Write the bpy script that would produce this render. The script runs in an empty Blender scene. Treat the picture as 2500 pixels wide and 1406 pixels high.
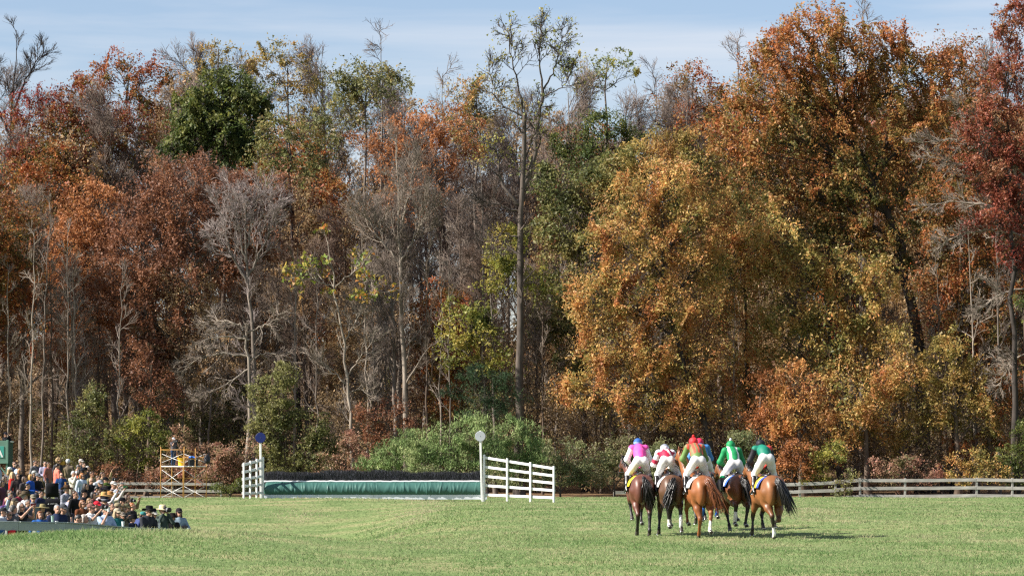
import bpy, bmesh, math, random
import numpy as np
from mathutils import Vector, Matrix, Quaternion

# ------------------------------------------------------------------ camera, sky, sun, exposure
SC = bpy.context.scene
COL = SC.collection
F = 8000.0                                  # focal length in pixels of the 2500 px wide photograph
CX, CY = 1250.0, 703.0
PITCH = math.radians(3.03)
CAM_Z = 1.94
camd = bpy.data.cameras.new('camera')
camd.sensor_width = 36.0
camd.lens = F / 2500.0 * 36.0
camd.clip_start = 0.5
camd.clip_end = 6000
cam = bpy.data.objects.new('camera', camd)
COL.objects.link(cam)
cam.location = (0, 0, CAM_Z)
cam.rotation_euler = (math.pi / 2 + PITCH, 0, 0)
SC.camera = cam

SUN_EL, SUN_AZ = math.radians(36), math.radians(-14)   # sun on the left, a little to the camera's side
SUN = Vector((-math.cos(SUN_EL) * math.cos(SUN_AZ), math.cos(SUN_EL) * math.sin(SUN_AZ), math.sin(SUN_EL)))
sund = bpy.data.lights.new('sun', 'SUN')
sund.energy = 5.0
sund.angle = math.radians(0.53)
sund.color = (1.0, 0.935, 0.84)
sun = bpy.data.objects.new('sun', sund)
COL.objects.link(sun)
sun.rotation_euler = SUN.to_track_quat('Z', 'Y').to_euler()
sun.location = (-60, 20, 60)

world = bpy.data.worlds.new('World')
SC.world = world
world.use_nodes = True
wn, wl = world.node_tree.nodes, world.node_tree.links
wn.clear()
w_out = wn.new('ShaderNodeOutputWorld')
w_bg = wn.new('ShaderNodeBackground')
w_bg.inputs['Strength'].default_value = 0.072
sky = wn.new('ShaderNodeTexSky')
sky.sky_type = 'NISHITA'
sky.sun_disc = False
sky.sun_elevation = SUN_EL
sky.sun_rotation = math.atan2(SUN.x, SUN.y)
sky.altitude = 150
sky.air_density = 1.0
sky.dust_density = 0.55
sky.ozone_density = 2.2
# thin streaks of cirrus, stretched along the horizon
tc = wn.new('ShaderNodeTexCoord')
mp = wn.new('ShaderNodeMapping')
mp.inputs['Scale'].default_value = (2.3, 2.3, 26.0)
mp.inputs['Rotation'].default_value = (0.0, math.radians(-2.2), 0.0)
nz = wn.new('ShaderNodeTexNoise')
nz.inputs['Scale'].default_value = 2.6
nz.inputs['Detail'].default_value = 6.0
nz.inputs['Roughness'].default_value = 0.52
nz.inputs['Distortion'].default_value = 0.35
cr = wn.new('ShaderNodeValToRGB')
cr.color_ramp.elements[0].position = 0.40
cr.color_ramp.elements[1].position = 0.72
cr.color_ramp.elements[0].color = (0.0, 0.0, 0.0, 1)
cr.color_ramp.elements[1].color = (0.6, 0.6, 0.6, 1)
mx = wn.new('ShaderNodeMix')
mx.data_type = 'RGBA'
mx.inputs['B'].default_value = (4.9, 5.0, 5.3, 1)
tint = wn.new('ShaderNodeMix')
tint.data_type = 'RGBA'
tint.blend_type = 'MULTIPLY'
tint.inputs['Factor'].default_value = 1.0
tint.inputs['B'].default_value = (0.86, 0.80, 0.83, 1)
wl.new(tc.outputs['Generated'], mp.inputs['Vector'])
wl.new(mp.outputs['Vector'], nz.inputs['Vector'])
wl.new(nz.outputs['Fac'], cr.inputs['Fac'])
wl.new(cr.outputs['Color'], mx.inputs['Factor'])
wl.new(sky.outputs['Color'], tint.inputs['A'])
wl.new(tint.outputs['Result'], mx.inputs['A'])
wl.new(mx.outputs['Result'], w_bg.inputs['Color'])
wl.new(w_bg.outputs['Background'], w_out.inputs['Surface'])

SC.view_settings.view_transform = 'Standard'
SC.view_settings.look = 'None'
SC.view_settings.exposure = 1.3
SC.view_settings.gamma = 1.0
SC.view_settings.use_curve_mapping = False
SC.render.engine = 'CYCLES'
SC.cycles.max_bounces = 8
SC.cycles.diffuse_bounces = 6
SC.cycles.transmission_bounces = 4
SC.cycles.glossy_bounces = 2
SC.cycles.transparent_max_bounces = 8
SC.cycles.use_denoising = False
SC.cycles.use_adaptive_sampling = False
SC.cycles.filter_width = 1.3

RNG = np.random.default_rng(11)

# ------------------------------------------------------------------ small helpers
def P(px, py, D):
    """world point at depth D (metres along y) seen at photograph pixel px, py"""
    r, u = (px - CX) / F, (CY - py) / F
    dy = math.cos(PITCH) - math.sin(PITCH) * u
    dz = math.sin(PITCH) + math.cos(PITCH) * u
    k = D / dy
    return np.array((r * k, D, CAM_Z + dz * k))

def lin(r, g, b):
    f = lambda c: c / 12.92 if c <= 0.04045 else ((c + 0.055) / 1.055) ** 2.4
    return (f(r / 255), f(g / 255), f(b / 255), 1.0)

def smoothstep(a, b, x):
    t = np.clip((x - a) / (b - a), 0, 1)
    return t * t * (3 - 2 * t)

_NK = RNG.normal(size=(14, 3)); _NP = RNG.uniform(0, 6.28, 14)
def noise3(p, scale, seed=0):
    """cheap smooth noise, about -1..1"""
    q = np.asarray(p) / scale
    o = np.zeros(len(q))
    for i in range(7):
        j = (i + seed * 3) % 14
        o += np.sin(q @ (_NK[j] * (1 + 0.35 * i)) * 2.0 + _NP[j] + seed * 1.7)
    return o / 3.2

def unit(v): return v / (np.linalg.norm(v, axis=-1, keepdims=True) + 1e-9)

def mesh_np(name, verts, polys, mats=(), matidx=None, colors=None, smooth=False):
    """polys: list of (M,k) index arrays"""
    me = bpy.data.meshes.new(name)
    verts = np.ascontiguousarray(verts, dtype=np.float32)
    me.vertices.add(len(verts))
    me.vertices.foreach_set('co', verts.ravel())
    polys = [np.asarray(p, dtype=np.int32) for p in polys if len(p)]
    loops = np.concatenate([p.ravel() for p in polys])
    tot = np.concatenate([np.full(len(p), p.shape[1], np.int32) for p in polys])
    start = np.concatenate([[0], np.cumsum(tot)[:-1]]).astype(np.int32)
    me.loops.add(len(loops)); me.loops.foreach_set('vertex_index', loops)
    me.polygons.add(len(tot)); me.polygons.foreach_set('loop_start', start); me.polygons.foreach_set('loop_total', tot)
    if matidx is not None:
        me.polygons.foreach_set('material_index', np.asarray(matidx, dtype=np.int32))
    me.polygons.foreach_set('use_smooth', np.full(len(tot), bool(smooth)))
    for m in mats:
        me.materials.append(m)
    if colors is not None:
        at = me.attributes.new('Col', 'FLOAT_COLOR', 'POINT')
        c = np.ones((len(verts), 4), np.float32); c[:, :colors.shape[1]] = colors
        at.data.foreach_set('color', c.ravel())
    me.update(calc_edges=True)
    return me

def obj(name, me, parent=None, loc=None, label=None, cat=None, group=None, kind=None):
    o = bpy.data.objects.new(name, me)
    COL.objects.link(o)
    if parent is not None: o.parent = parent
    if loc is not None: o.location = loc
    if label: o['label'] = label
    if cat: o['category'] = cat
    if group: o['group'] = group
    if kind: o['kind'] = kind
    return o

def thing(name, label, cat, loc=(0, 0, 0), rotz=0.0, group=None):
    o = obj(name, None, None, loc, label, cat, group)
    o.rotation_euler = (0, 0, rotz)
    o.empty_display_size = 0.2
    return o

def merge(parts):
    """[(verts, [polys], matindex, colors|None)] -> verts, polys, matidx, colors"""
    vs, ps, mi, cs, off = [], [], [], [], 0
    for v, polys, m, c in parts:
        vs.append(v)
        for p in polys:
            ps.append(np.asarray(p) + off); mi.append(np.full(len(p), m, np.int32))
        cs.append(np.ones((len(v), 3)) * 0.5 if c is None else np.asarray(c)[:, :3])
        off += len(v)
    return np.concatenate(vs), ps, np.concatenate(mi), np.concatenate(cs)

# ------------------------------------------------------------------ materials
MATS = {}
def mat(name, color=(0.5, 0.5, 0.5, 1), rough=0.8, spec=0.3, metal=0.0, noise=0.0, nscale=8.0, bump=0.0, bscale=40.0, attr=False, sheen=0.0, transl=0.0, stretch=None):
    if name in MATS: return MATS[name]
    m = bpy.data.materials.new(name); m.use_nodes = True
    nt = m.node_tree; N, L = nt.nodes, nt.links
    b = N['Principled BSDF']
    b.inputs['Roughness'].default_value = rough
    b.inputs['Specular IOR Level'].default_value = spec
    b.inputs['Metallic'].default_value = metal
    if sheen: b.inputs['Sheen Weight'].default_value = sheen
    b.inputs['Base Color'].default_value = color
    src = None
    if attr:
        a = N.new('ShaderNodeAttribute'); a.attribute_name = 'Col'; src = a.outputs['Color']
    co = N.new('ShaderNodeTexCoord'); vec = co.outputs['Object']
    if stretch:
        mpn = N.new('ShaderNodeMapping'); mpn.inputs['Scale'].default_value = stretch
        L.new(vec, mpn.inputs['Vector']); vec = mpn.outputs['Vector']
    if noise:
        n = N.new('ShaderNodeTexNoise'); n.inputs['Scale'].default_value = nscale; n.inputs['Detail'].default_value = 5
        L.new(vec, n.inputs['Vector'])
        mr = N.new('ShaderNodeMapRange'); mr.inputs['From Min'].default_value = 0.3; mr.inputs['From Max'].default_value = 0.7
        mr.inputs['To Min'].default_value = 1 - noise; mr.inputs['To Max'].default_value = 1 + noise
        L.new(n.outputs['Fac'], mr.inputs['Value'])
        mul = N.new('ShaderNodeVectorMath'); mul.operation = 'MULTIPLY'
        if src is None: mul.inputs[0].default_value = color[:3]
        else: L.new(src, mul.inputs[0])
        L.new(mr.outputs['Result'], mul.inputs[1]); src = mul.outputs['Vector']
    if src is not None: L.new(src, b.inputs['Base Color'])
    if bump:
        n2 = N.new('ShaderNodeTexNoise'); n2.inputs['Scale'].default_value = bscale; n2.inputs['Detail'].default_value = 4
        L.new(vec, n2.inputs['Vector'])
        bp = N.new('ShaderNodeBump'); bp.inputs['Strength'].default_value = bump; bp.inputs['Distance'].default_value = 0.02
        L.new(n2.outputs['Fac'], bp.inputs['Height']); L.new(bp.outputs['Normal'], b.inputs['Normal'])
    if transl:
        t = N.new('ShaderNodeBsdfTranslucent'); mxs = N.new('ShaderNodeMixShader'); mxs.inputs['Fac'].default_value = transl
        if src is not None: L.new(src, t.inputs['Color'])
        else: t.inputs['Color'].default_value = color
        L.new(b.outputs['BSDF'], mxs.inputs[1]); L.new(t.outputs['BSDF'], mxs.inputs[2])
        L.new(mxs.outputs['Shader'], N['Material Output'].inputs['Surface'])
    MATS[name] = m
    return m

M_LEAF = mat('leaf', attr=True, rough=0.55, spec=0.35, transl=0.42)
M_NEEDLE = mat('needle', attr=True, rough=0.7, spec=0.2, transl=0.15)
M_BARK_GREY = mat('bark_grey', (0.140, 0.118, 0.100, 1), 0.95, 0.1, noise=0.45, nscale=2.2, bump=0.6, bscale=9, stretch=(1, 1, 0.35))
M_BARK_DARK = mat('bark_dark', (0.045, 0.038, 0.034, 1), 0.95, 0.1, noise=0.5, nscale=2.2, bump=0.6, bscale=9, stretch=(1, 1, 0.35))
M_BARK_PALE = mat('bark_pale', (0.23, 0.195, 0.16, 1), 0.9, 0.1, noise=0.4, nscale=1.6, bump=0.3, bscale=9, stretch=(1, 1, 0.5))
M_BARK_BROWN = mat('bark_brown', (0.10, 0.075, 0.058, 1), 0.95, 0.1, noise=0.45, nscale=2.5, bump=0.6, bscale=9, stretch=(1, 1, 0.35))
M_TWIG = mat('twig_grey', (0.175, 0.138, 0.116, 1), 0.9, 0.1, noise=0.3, nscale=0.8)
M_TWIG_PALE = mat('twig_pale', (0.205, 0.168, 0.138, 1), 0.9, 0.1, noise=0.3, nscale=0.8)
M_TWIG_DARK = mat('twig_dark', (0.06, 0.05, 0.044, 1), 0.9, 0.1, noise=0.3, nscale=0.8)

# ------------------------------------------------------------------ terrain
_Y = [-60, 0, 50, 80, 98, 150, 158, 164, 172, 200, 242, 265, 300, 420, 600, 1400, 4200]
_ZC = [0, 0, 0, 0.02, .34, .10, -.16, -.03, 0.0, -.3, -.75, -.4, 2.0, 15.0, 24, 32, 40]
_YL = [-60, 0, 45, 66, 76, 84, 92, 100, 150, 185, 242, 265, 300, 420, 600, 1400, 4200]
_ZL = [0.0, 0.0, .12, .28, .27, -.80, -1.05, -1.0, .26, -.2, -.75, -.4, 2.0, 15.0, 24, 32, 40]
def terrain(x, y):
    x, y = np.broadcast_arrays(np.asarray(x, float), np.asarray(y, float))
    def prof(Y, Z):
        o = 0
        for d in (-2.4, -1.2, 0, 1.2, 2.4):
            o = o + np.interp(y + d, Y, Z)
        return o / 5
    w = smoothstep(-1.0, -7.5, x)
    z = prof(_Y, _ZC) * (1 - w) + prof(_YL, _ZL) * w
    near = smoothstep(300, 240, y) * (1 - 0.9 * np.exp(-((y - 163) / 6.0) ** 2))
    z = z + near * (0.035 * np.sin(x * 0.31 + y * 0.11) + 0.03 * np.sin(x * 0.13 - y * 0.17 + 1.0) + 0.012 * np.sin(x * 0.9 + y * 0.4))
    z = z - smoothstep(-11.5, -7.5, x) * smoothstep(82, 90, y) * smoothstep(130, 96, y) * 0.18 * smoothstep(-3, -7, x)
    z = z + .14 * smoothstep(-12.4, -9.2, x) * smoothstep(-3, -7, x) * smoothstep(58, 72, y) * smoothstep(85, 79, y)
    return z
def tz(x, y): return float(terrain(x, y))
def ground_at(px, D):
    x = P(px, 1200, D)[0]
    return np.array((x, D, tz(x, D)))

# ------------------------------------------------------------------ ground sheet
def build_ground():
    xs = np.concatenate([np.linspace(-1500, -70, 14)[:-1], np.linspace(-70, 70, 94), np.linspace(70, 1500, 14)[1:]])
    ys = np.concatenate([np.linspace(-60, 30, 10)[:-1], np.arange(30, 120, 1.0), np.arange(120, 300, 2.0), np.linspace(300, 640, 40)[1:], np.linspace(640, 4000, 20)[1:]])
    X, Y = np.meshgrid(xs, ys)
    Z = terrain(X, Y)
    v = np.stack([X, Y, Z], -1).reshape(-1, 3)
    nx, ny = len(xs), len(ys)
    i = np.arange(ny - 1)[:, None] * nx + np.arange(nx - 1)[None]
    q = np.stack([i, i + 1, i + nx + 1, i + nx], -1).reshape(-1, 4)
    m = bpy.data.materials.new('turf'); m.use_nodes = True
    N, L = m.node_tree.nodes, m.node_tree.links
    b = N['Principled BSDF']; b.inputs['Roughness'].default_value = 0.95; b.inputs['Specular IOR Level'].default_value = 0.1
    tcn = N.new('ShaderNodeTexCoord')
    def noise(scale, detail, st=(1, 1, 1)):
        mpn = N.new('ShaderNodeMapping'); mpn.inputs['Scale'].default_value = st
        n = N.new('ShaderNodeTexNoise'); n.inputs['Scale'].default_value = scale; n.inputs['Detail'].default_value = detail
        L.new(tcn.outputs['Object'], mpn.inputs['Vector']); L.new(mpn.outputs['Vector'], n.inputs['Vector']); return n
    def ramp(n, pts):
        r = N.new('ShaderNodeValToRGB')
        while len(r.color_ramp.elements) < len(pts): r.color_ramp.elements.new(0.5)
        for e, (p, c) in zip(r.color_ramp.elements, pts): e.position = p; e.color = (*c, 1)
        L.new(n.outputs['Fac'], r.inputs['Fac']); return r
    def mix(f, a, bb, blend='MIX'):
        x = N.new('ShaderNodeMix'); x.data_type = 'RGBA'; x.blend_type = blend
        if isinstance(f, float): x.inputs['Factor'].default_value = f
        else: L.new(f, x.inputs['Factor'])
        L.new(a, x.inputs['A']); L.new(bb, x.inputs['B']); return x.outputs['Result']
    n1 = noise(0.35, 6); r1 = ramp(n1, [(0.3, (0.10, 0.150, 0.052)), (0.5, (0.145, 0.190, 0.074)), (0.66, (0.225, 0.220, 0.110))])
    n2 = noise(9.0, 4, (1, 0.25, 1)); r2 = ramp(n2, [(0.3, (0.55, 0.6, 0.5)), (0.7, (1.35, 1.3, 1.3))])
    col = mix(1.0, r1.outputs['Color'], r2.outputs['Color'], 'MULTIPLY')
    # leaf litter beyond the rail fence
    n3 = noise(1.2, 6); r3 = ramp(n3, [(0.3, (0.08, 0.05, 0.03)), (0.7, (0.26, 0.165, 0.09))])
    sep = N.new('ShaderNodeSeparateXYZ'); L.new(tcn.outputs['Object'], sep.inputs['Vector'])
    mr = N.new('ShaderNodeMapRange'); mr.inputs['From Min'].default_value = 241; mr.inputs['From Max'].default_value = 246
    L.new(sep.outputs['Y'], mr.inputs['Value'])
    col = mix(mr.outputs['Result'], col, r3.outputs['Color'])
    L.new(col, b.inputs['Base Color'])
    o = obj('ground', mesh_np('ground', v, [q], [m], smooth=True), kind='structure')
    return o
build_ground()

# grass blades standing on the near turf: far too many to count
GREEN = np.array([(0.115, 0.20, 0.062), (0.180, 0.275, 0.098), (0.255, 0.330, 0.140), (0.345, 0.360, 0.185), (0.43, 0.385, 0.24)])
def palette(pal, t):
    pal = np.asarray(pal, float)[:, :3]
    t = np.clip(t, 0, 1) * (len(pal) - 1)
    i = np.minimum(t.astype(int), len(pal) - 2); f = (t - i)[:, None]
    return pal[i] * (1 - f) + pal[i + 1] * f

def build_grass():
    pts = []
    for y0, y1, dens in ((46, 66, 200), (66, 84, 160), (84, 104, 85), (104, 135, 36), (135, 190, 17), (190, 243, 9)):
        hw = lambda y: 0.163 * y + 1.5
        n = int((y1 - y0) * (hw(y0) + hw(y1)) * dens)
        y = RNG.uniform(y0, y1, n); x = RNG.uniform(-1, 1, n) * hw(y1)
        k = np.abs(x) < hw(y); pts.append(np.stack([x[k], y[k]], 1))
    p = np.concatenate(pts); n = len(p)
    x, y = p.T; z = terrain(x, y)
    far = np.clip((y - 46) / 150, 0, 1)
    # clumpy turf: height and colour follow patches of the sward
    pn = noise3(np.stack([x, y * 0.8, 0 * x], 1), 1.6, 1); pw = noise3(np.stack([x, y * 0.6, 0 * x], 1), 7.0, 2)
    left_tall = smoothstep(-5, -9, x) * smoothstep(60, 70, y) * smoothstep(85, 80, y)
    h = (0.034 + 0.015 * np.clip(pn, -1, 1)) * RNG.uniform(0.5, 1.5, n) * (1 + 0.35 * far) * (1 + 0.75 * left_tall)
    tall = RNG.random(n) < 0.03; h[tall] *= 1.8
    w = RNG.uniform(0.010, 0.020, n) * (1 + 2.6 * far)
    a = RNG.uniform(0, 6.283, n); le = RNG.uniform(0.3, 1.9, n) * h
    bx, by = np.cos(a) * w / 2, np.sin(a) * w / 2
    a2 = a + RNG.uniform(0.6, 2.5, n)
    v = np.empty((n, 3, 3))
    v[:, 0] = np.stack([x - bx, y - by, z - 0.005], 1); v[:, 1] = np.stack([x + bx, y + by, z - 0.005], 1)
    v[:, 2] = np.stack([x + np.cos(a2) * le, y + np.sin(a2) * le, z + h], 1)
    # paler worn tracks run up to the obstacle
    tr = np.exp(-((x + 3.3 + (y - 100) * 0.012) / 0.9) ** 2) + np.exp(-((x + 7.2 + (y - 100) * 0.045) / 0.8) ** 2) + 0.8 * np.exp(-((x - 9.5 - (y - 100) * 0.01) / 1.2) ** 2)
    tr = tr * smoothstep(88, 110, y) * smoothstep(175, 150, y)
    pf = noise3(np.stack([x, y * 0.45, 0 * x], 1), .55, 4)
    t = 0.38 + 0.17 * pn + 0.27 * pw + 0.12 * pf + 0.13 * RNG.normal(size=n) + 0.55 * tr - 0.1 * left_tall + 0.05 * smoothstep(100, 160, y)
    c = palette(GREEN, t) * RNG.uniform(0.82, 1.06, (n, 1))
    straw = RNG.random(n) < 0.03
    c[straw] = np.array((0.42, 0.36, 0.22)) * RNG.uniform(0.7, 1.1, (straw.sum(), 1))
    cols = np.repeat(c, 3, 0)
    me = mesh_np('grass', v.reshape(-1, 3), [np.arange(3 * n).reshape(-1, 3)], [mat('grass_blade', attr=True, rough=0.6, spec=0.2, transl=0.5)], colors=cols)
    obj('grass', me, label='short mown turf of the race course', cat='grass', kind='stuff')
build_grass()

# ------------------------------------------------------------------ tree machinery
def tubes(Pts, R, k):
    """Pts (B,n,3), R (B,n) -> verts, quads of open tubes with k sides"""
    B, n, _ = Pts.shape
    T = np.empty_like(Pts)
    T[:, 1:-1] = Pts[:, 2:] - Pts[:, :-2]; T[:, 0] = Pts[:, 1] - Pts[:, 0]; T[:, -1] = Pts[:, -1] - Pts[:, -2]
    T /= np.linalg.norm(T, axis=-1, keepdims=True) + 1e-9
    ref = np.where(np.abs(T[:, :1, 2:3]) > 0.8, np.array([1.0, 0, 0]), np.array([0, 0, 1.0]))
    ref = np.broadcast_to(ref, T.shape)
    U = np.cross(T, ref); U /= np.linalg.norm(U, axis=-1, keepdims=True) + 1e-9
    V = np.cross(T, U)
    a = np.arange(k) * 2 * math.pi / k
    ring = U[:, :, None] * np.cos(a)[:, None] + V[:, :, None] * np.sin(a)[:, None]
    v = Pts[:, :, None] + ring * R[:, :, None, None]
    b = (np.arange(B) * n * k)[:, None, None]; i = (np.arange(n - 1) * k)[None, :, None]; j = np.arange(k)[None, None]
    j2 = (j + 1) % k
    q = np.stack([b + i + j, b + i + j2, b + i + k + j2, b + i + k + j], -1).reshape(-1, 4)
    return v.reshape(-1, 3), q

def resample(pts, n, wig=0.0, rng=None):
    pts = np.asarray(pts, float)
    d = np.concatenate([[0], np.cumsum(np.linalg.norm(np.diff(pts, axis=0), axis=1))])
    # Catmull-Rom style smoothing through fine linear resample + blur
    t = np.linspace(0, d[-1], n)
    o = np.stack([np.interp(t, d, pts[:, i]) for i in range(3)], 1)
    for _ in range(2):
        o[1:-1] = 0.25 * o[:-2] + 0.5 * o[1:-1] + 0.25 * o[2:]
    if wig: o[1:-1] += rng.normal(size=(n - 2, 3)) * wig
    return o

def sample_on(Pts, R, idx, t):
    n = Pts.shape[1]; f = np.clip(t, 0, 0.999) * (n - 1); i = f.astype(int); f = (f - i)[:, None]
    a, b = Pts[idx, i], Pts[idx, i + 1]
    tan = b - a; tan /= np.linalg.norm(tan, axis=1, keepdims=True) + 1e-9
    return a * (1 - f) + b * f, tan, R[idx, i] * (1 - f[:, 0]) + R[idx, i + 1] * f[:, 0]

def grow(rng, Pts, R, nch, t0, t1, ang, length, up=0.15, wig=0.18, npts=5, rfac=0.55, rmin=0.008, taper=0.25, shape=0.6, flat=0.0):
    B = len(Pts)
    idx = np.repeat(np.arange(B), nch); n = len(idx)
    t = t0 + (t1 - t0) * (np.tile(np.arange(nch), B) + rng.random(n)) / nch
    p, tan, r = sample_on(Pts, R, idx, t)
    rnd = rng.normal(size=(n, 3)); rnd[:, 2] *= (1 - flat)
    perp = unit(rnd - (rnd * tan).sum(1, keepdims=True) * tan)
    A = ang * rng.uniform(0.65, 1.35, n)[:, None]
    d = unit(tan * np.cos(A) + perp * np.sin(A))
    L = length * rng.uniform(0.6, 1.25, n) * (1 - shape * (t - t0) / max(t1 - t0, 1e-6))
    out = np.empty((n, npts, 3)); out[:, 0] = p
    for k in range(1, npts):
        d = unit(d + rng.normal(size=(n, 3)) * wig + np.array([0, 0, up]))
        out[:, k] = out[:, k - 1] + d * (L / (npts - 1))[:, None]
    r0 = np.maximum(r * rfac * rng.uniform(0.7, 1.0, n), rmin)
    R2 = r0[:, None] * np.linspace(1, taper, npts)[None]
    return out, np.maximum(R2, rmin * 0.6)

def leaf_quads(rng, p, size, aspect=0.62, upb=0.45, dirb=None):
    n = len(p)
    nrm = unit(rng.normal(size=(n, 3)) + np.array([-0.25, -0.4, upb]))        # leaves turn to the open, light side
    d = rng.normal(size=(n, 3)) + (np.zeros(3) if dirb is None else np.asarray(dirb))
    d = unit(d - (d * nrm).sum(1, keepdims=True) * nrm)
    s = np.cross(nrm, d)
    L = (size * np.clip(rng.lognormal(-.02, .30, n), .45, 1.9))[:, None]; W = L * aspect
    v = np.empty((n, 3, 3))
    sk = rng.uniform(-.3, .3, n)[:, None]
    v[:, 0] = p - d * L * 0.45 - s * W * 0.5; v[:, 1] = p - d * L * (0.45 + sk * .5) + s * W * 0.5; v[:, 2] = p + d * L * 0.55 + s * W * sk
    return v.reshape(-1, 3), np.arange(3 * n).reshape(-1, 3)

def leaf_colors(rng, p, pal, seed, scale=2.6, spread=0.16, grad=None):
    t = 0.5 + 0.28 * noise3(p, scale, seed) + 0.12 * noise3(p, scale * 0.3, seed + 1) + spread * rng.normal(size=len(p))
    if grad is not None:
        z0, z1, amt = grad
        t = t + amt * (np.clip((p[:, 2] - z0) / (z1 - z0), 0, 1) - 0.5)
    return palette(pal, t) * rng.uniform(0.85, 1.35, (len(p), 1))

def lobes_world(lobes, D):
    out = []
    for l in lobes:
        px, py, rx, ry = l[:4]; dd = D + (l[4] if len(l) > 4 else 0)
        s = F / dd
        out.append((P(px, py, dd), np.array((rx / s, max(rx, ry * 0.8) * 0.85 / s, ry / s))))
    return out

def finish_tree(name, label, cat, group, base, wood, woodmat, crown, crownmats, crown_name='crown', wood_name='trunk'):
    """wood / crown: lists of (verts, [polys], mat, colours)"""
    root = thing(name, label, cat, tuple(base), group=group)
    b = np.asarray(base)
    if wood:
        v, ps, mi, cs = merge(wood); obj(wood_name, mesh_np(wood_name, v - b, ps, woodmat, mi, smooth=True), root)
    if crown:
        v, ps, mi, cs = merge(crown); obj(crown_name, mesh_np(crown_name, v - b, ps, crownmats, mi, cs), root)
    return root

TREE_STAT = [0, 0]
DK = 4.5                                    # leaves per square metre of crown outline, overall
def leafy(label, base_px, D, lobes, pal, seed, name='leafy_tree', leaf=0.24, dens=70, sub=1.0, trunk_r=0.28, bark=None, twigmat=None, spread=0.15,
          cscale=2.6, trunk=None, limbs=True, aspect=0.62, upb=0.45, group=None, cat='tree', grad=None, subr=1.15, core=0.35, twigs=3, dirb=None, leafmat=None, crown_name='crown', wood_name='trunk', sinkz=0.15, warp=.55, gap_s=1.5):
    rng = np.random.default_rng(seed)
    bark = bark or M_BARK_BROWN; twigmat = twigmat or M_TWIG_DARK
    base = ground_at(base_px, D); base[2] -= sinkz
    LW = lobes_world(lobes, D)
    ztop = max(c[2] + r[2] for c, r in LW); zlow = min(c[2] - r[2] for c, r in LW)
    cen = np.mean([c for c, r in LW], 0)
    if trunk is None:
        top = np.array((cen[0], cen[1], zlow + 0.72 * (ztop - zlow)))
        trunk = [base, base * 0.55 + top * 0.45 + np.array((0, 0, 0)), top]
        trunk[1][:2] = base[:2] * 0.7 + top[:2] * 0.3
    tr = resample(trunk, 14, 0.05 * (ztop - base[2]) / 14, rng)
    H = np.linspace(0, 1, 14)
    tR = trunk_r * (1 - 0.8 * H) * (1 + 0.5 * np.exp(-H * 18))
    wood = []
    v, q = tubes(tr[None], tR[None], 9); wood.append((v, [q], 0, None))
    subC, limbP, limbR, brP, brR = [], [], [], [], []
    for c, r in LW:
        # main limb from trunk into the lobe
        za = c[2] - 0.75 * np.hypot(c[0] - cen[0], c[1] - cen[1]) - 0.5 * r[2]
        k = int(np.clip(np.searchsorted(tr[:, 2], za), 2, 12))
        a = tr[k]; mid = (a + c) / 2 + np.array((0, 0, 0.12 * np.linalg.norm(c - a))) + rng.normal(size=3) * 0.25
        lp = resample([a, mid, c], 8, 0.08, rng)
        r0 = min(tR[k] * 0.7, 0.05 + 0.02 * np.linalg.norm(c - a))
        limbP.append(lp); limbR.append(np.linspace(max(r0, .04), .03, 8))
        area = math.pi * r[0] * r[2]
        ns = max(6, int(area * sub * 0.95))
        u = unit(rng.normal(size=(ns, 3))); rad = (core + (1 - core) * rng.random(ns) ** 0.55)[:, None]
        wob = 1 + 0.16 * noise3(u * 3 + seed, 1.5, seed)[:, None]
        sc = c + u * rad * wob * r
        subC.append(sc)
        tt = np.clip(rng.uniform(0.25, 0.98, ns), 0, .98)
        pa, _, ra = sample_on(lp[None], limbR[-1][None], np.zeros(ns, int), tt)
        s4 = np.linspace(0, 1, 5)[None, :, None]
        midp = (pa + sc) / 2 + rng.normal(size=(ns, 3)) * 0.12 * np.linalg.norm(sc - pa, axis=1, keepdims=True) + np.array((0, 0, 0.1))
        bp = (1 - s4) ** 2 * pa[:, None] + 2 * s4 * (1 - s4) * midp[:, None] + s4 ** 2 * sc[:, None]
        brP.append(bp); brR.append(np.minimum(ra * 0.6, .05)[:, None] * np.linspace(1, .35, 5)[None])
    if limbs:
        v, q = tubes(np.array(limbP), np.array(limbR), 6); wood.append((v, [q], 0, None))
    brP = np.concatenate(brP); brR = np.concatenate(brR)
    if limbs:
        v, q = tubes(brP, brR, 3); wood.append((v, [q], 0, None))
    subC = np.concatenate(subC); ns = len(subC)
    crown = []
    if twigs:
        tp, tR_ = grow(rng, brP, brR, twigs, 0.45, 1.0, 0.9, subr * 1.3, up=0.1, npts=2, rmin=0.012)
        v, q = tubes(tp, tR_, 3); crown.append((v, [q], 1, None))
    area = sum(math.pi * r[0] * r[2] for c, r in LW)
    nl = int(area * dens * DK)
    k = rng.integers(0, ns, nl)
    sr = subr * rng.uniform(0.55, 1.25, ns)
    off = unit(rng.normal(size=(nl, 3))) * (rng.random(nl) ** 0.45)[:, None]
    lp = subC[k] + off * sr[k][:, None] * np.array((1, 1, 0.62))
    # a third of the leaves sit loose through the lobes, between the clumps
    na = np.array([r[0] * r[2] for c, r in LW]); li = rng.choice(len(LW), nl, p=na / na.sum()); loose = rng.random(nl) < 0.34
    LC = np.array([c for c, r in LW]); LR = np.array([r for c, r in LW])
    lo = LC[li] + unit(rng.normal(size=(nl, 3))) * (rng.uniform(.2, 1, nl) ** .5 * (1 + .10 * rng.normal(size=nl)))[:, None] * LR[li]
    lp[loose] = lo[loose]
    # boughs and gaps: warp the mass and thin it where the noise runs low
    wa = warp * max(subr, .5)
    lp = lp + wa * np.stack([noise3(lp, 2.1, seed), noise3(lp, 2.3, seed + 2), .8 * noise3(lp, 1.9, seed + 4)], 1)
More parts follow.
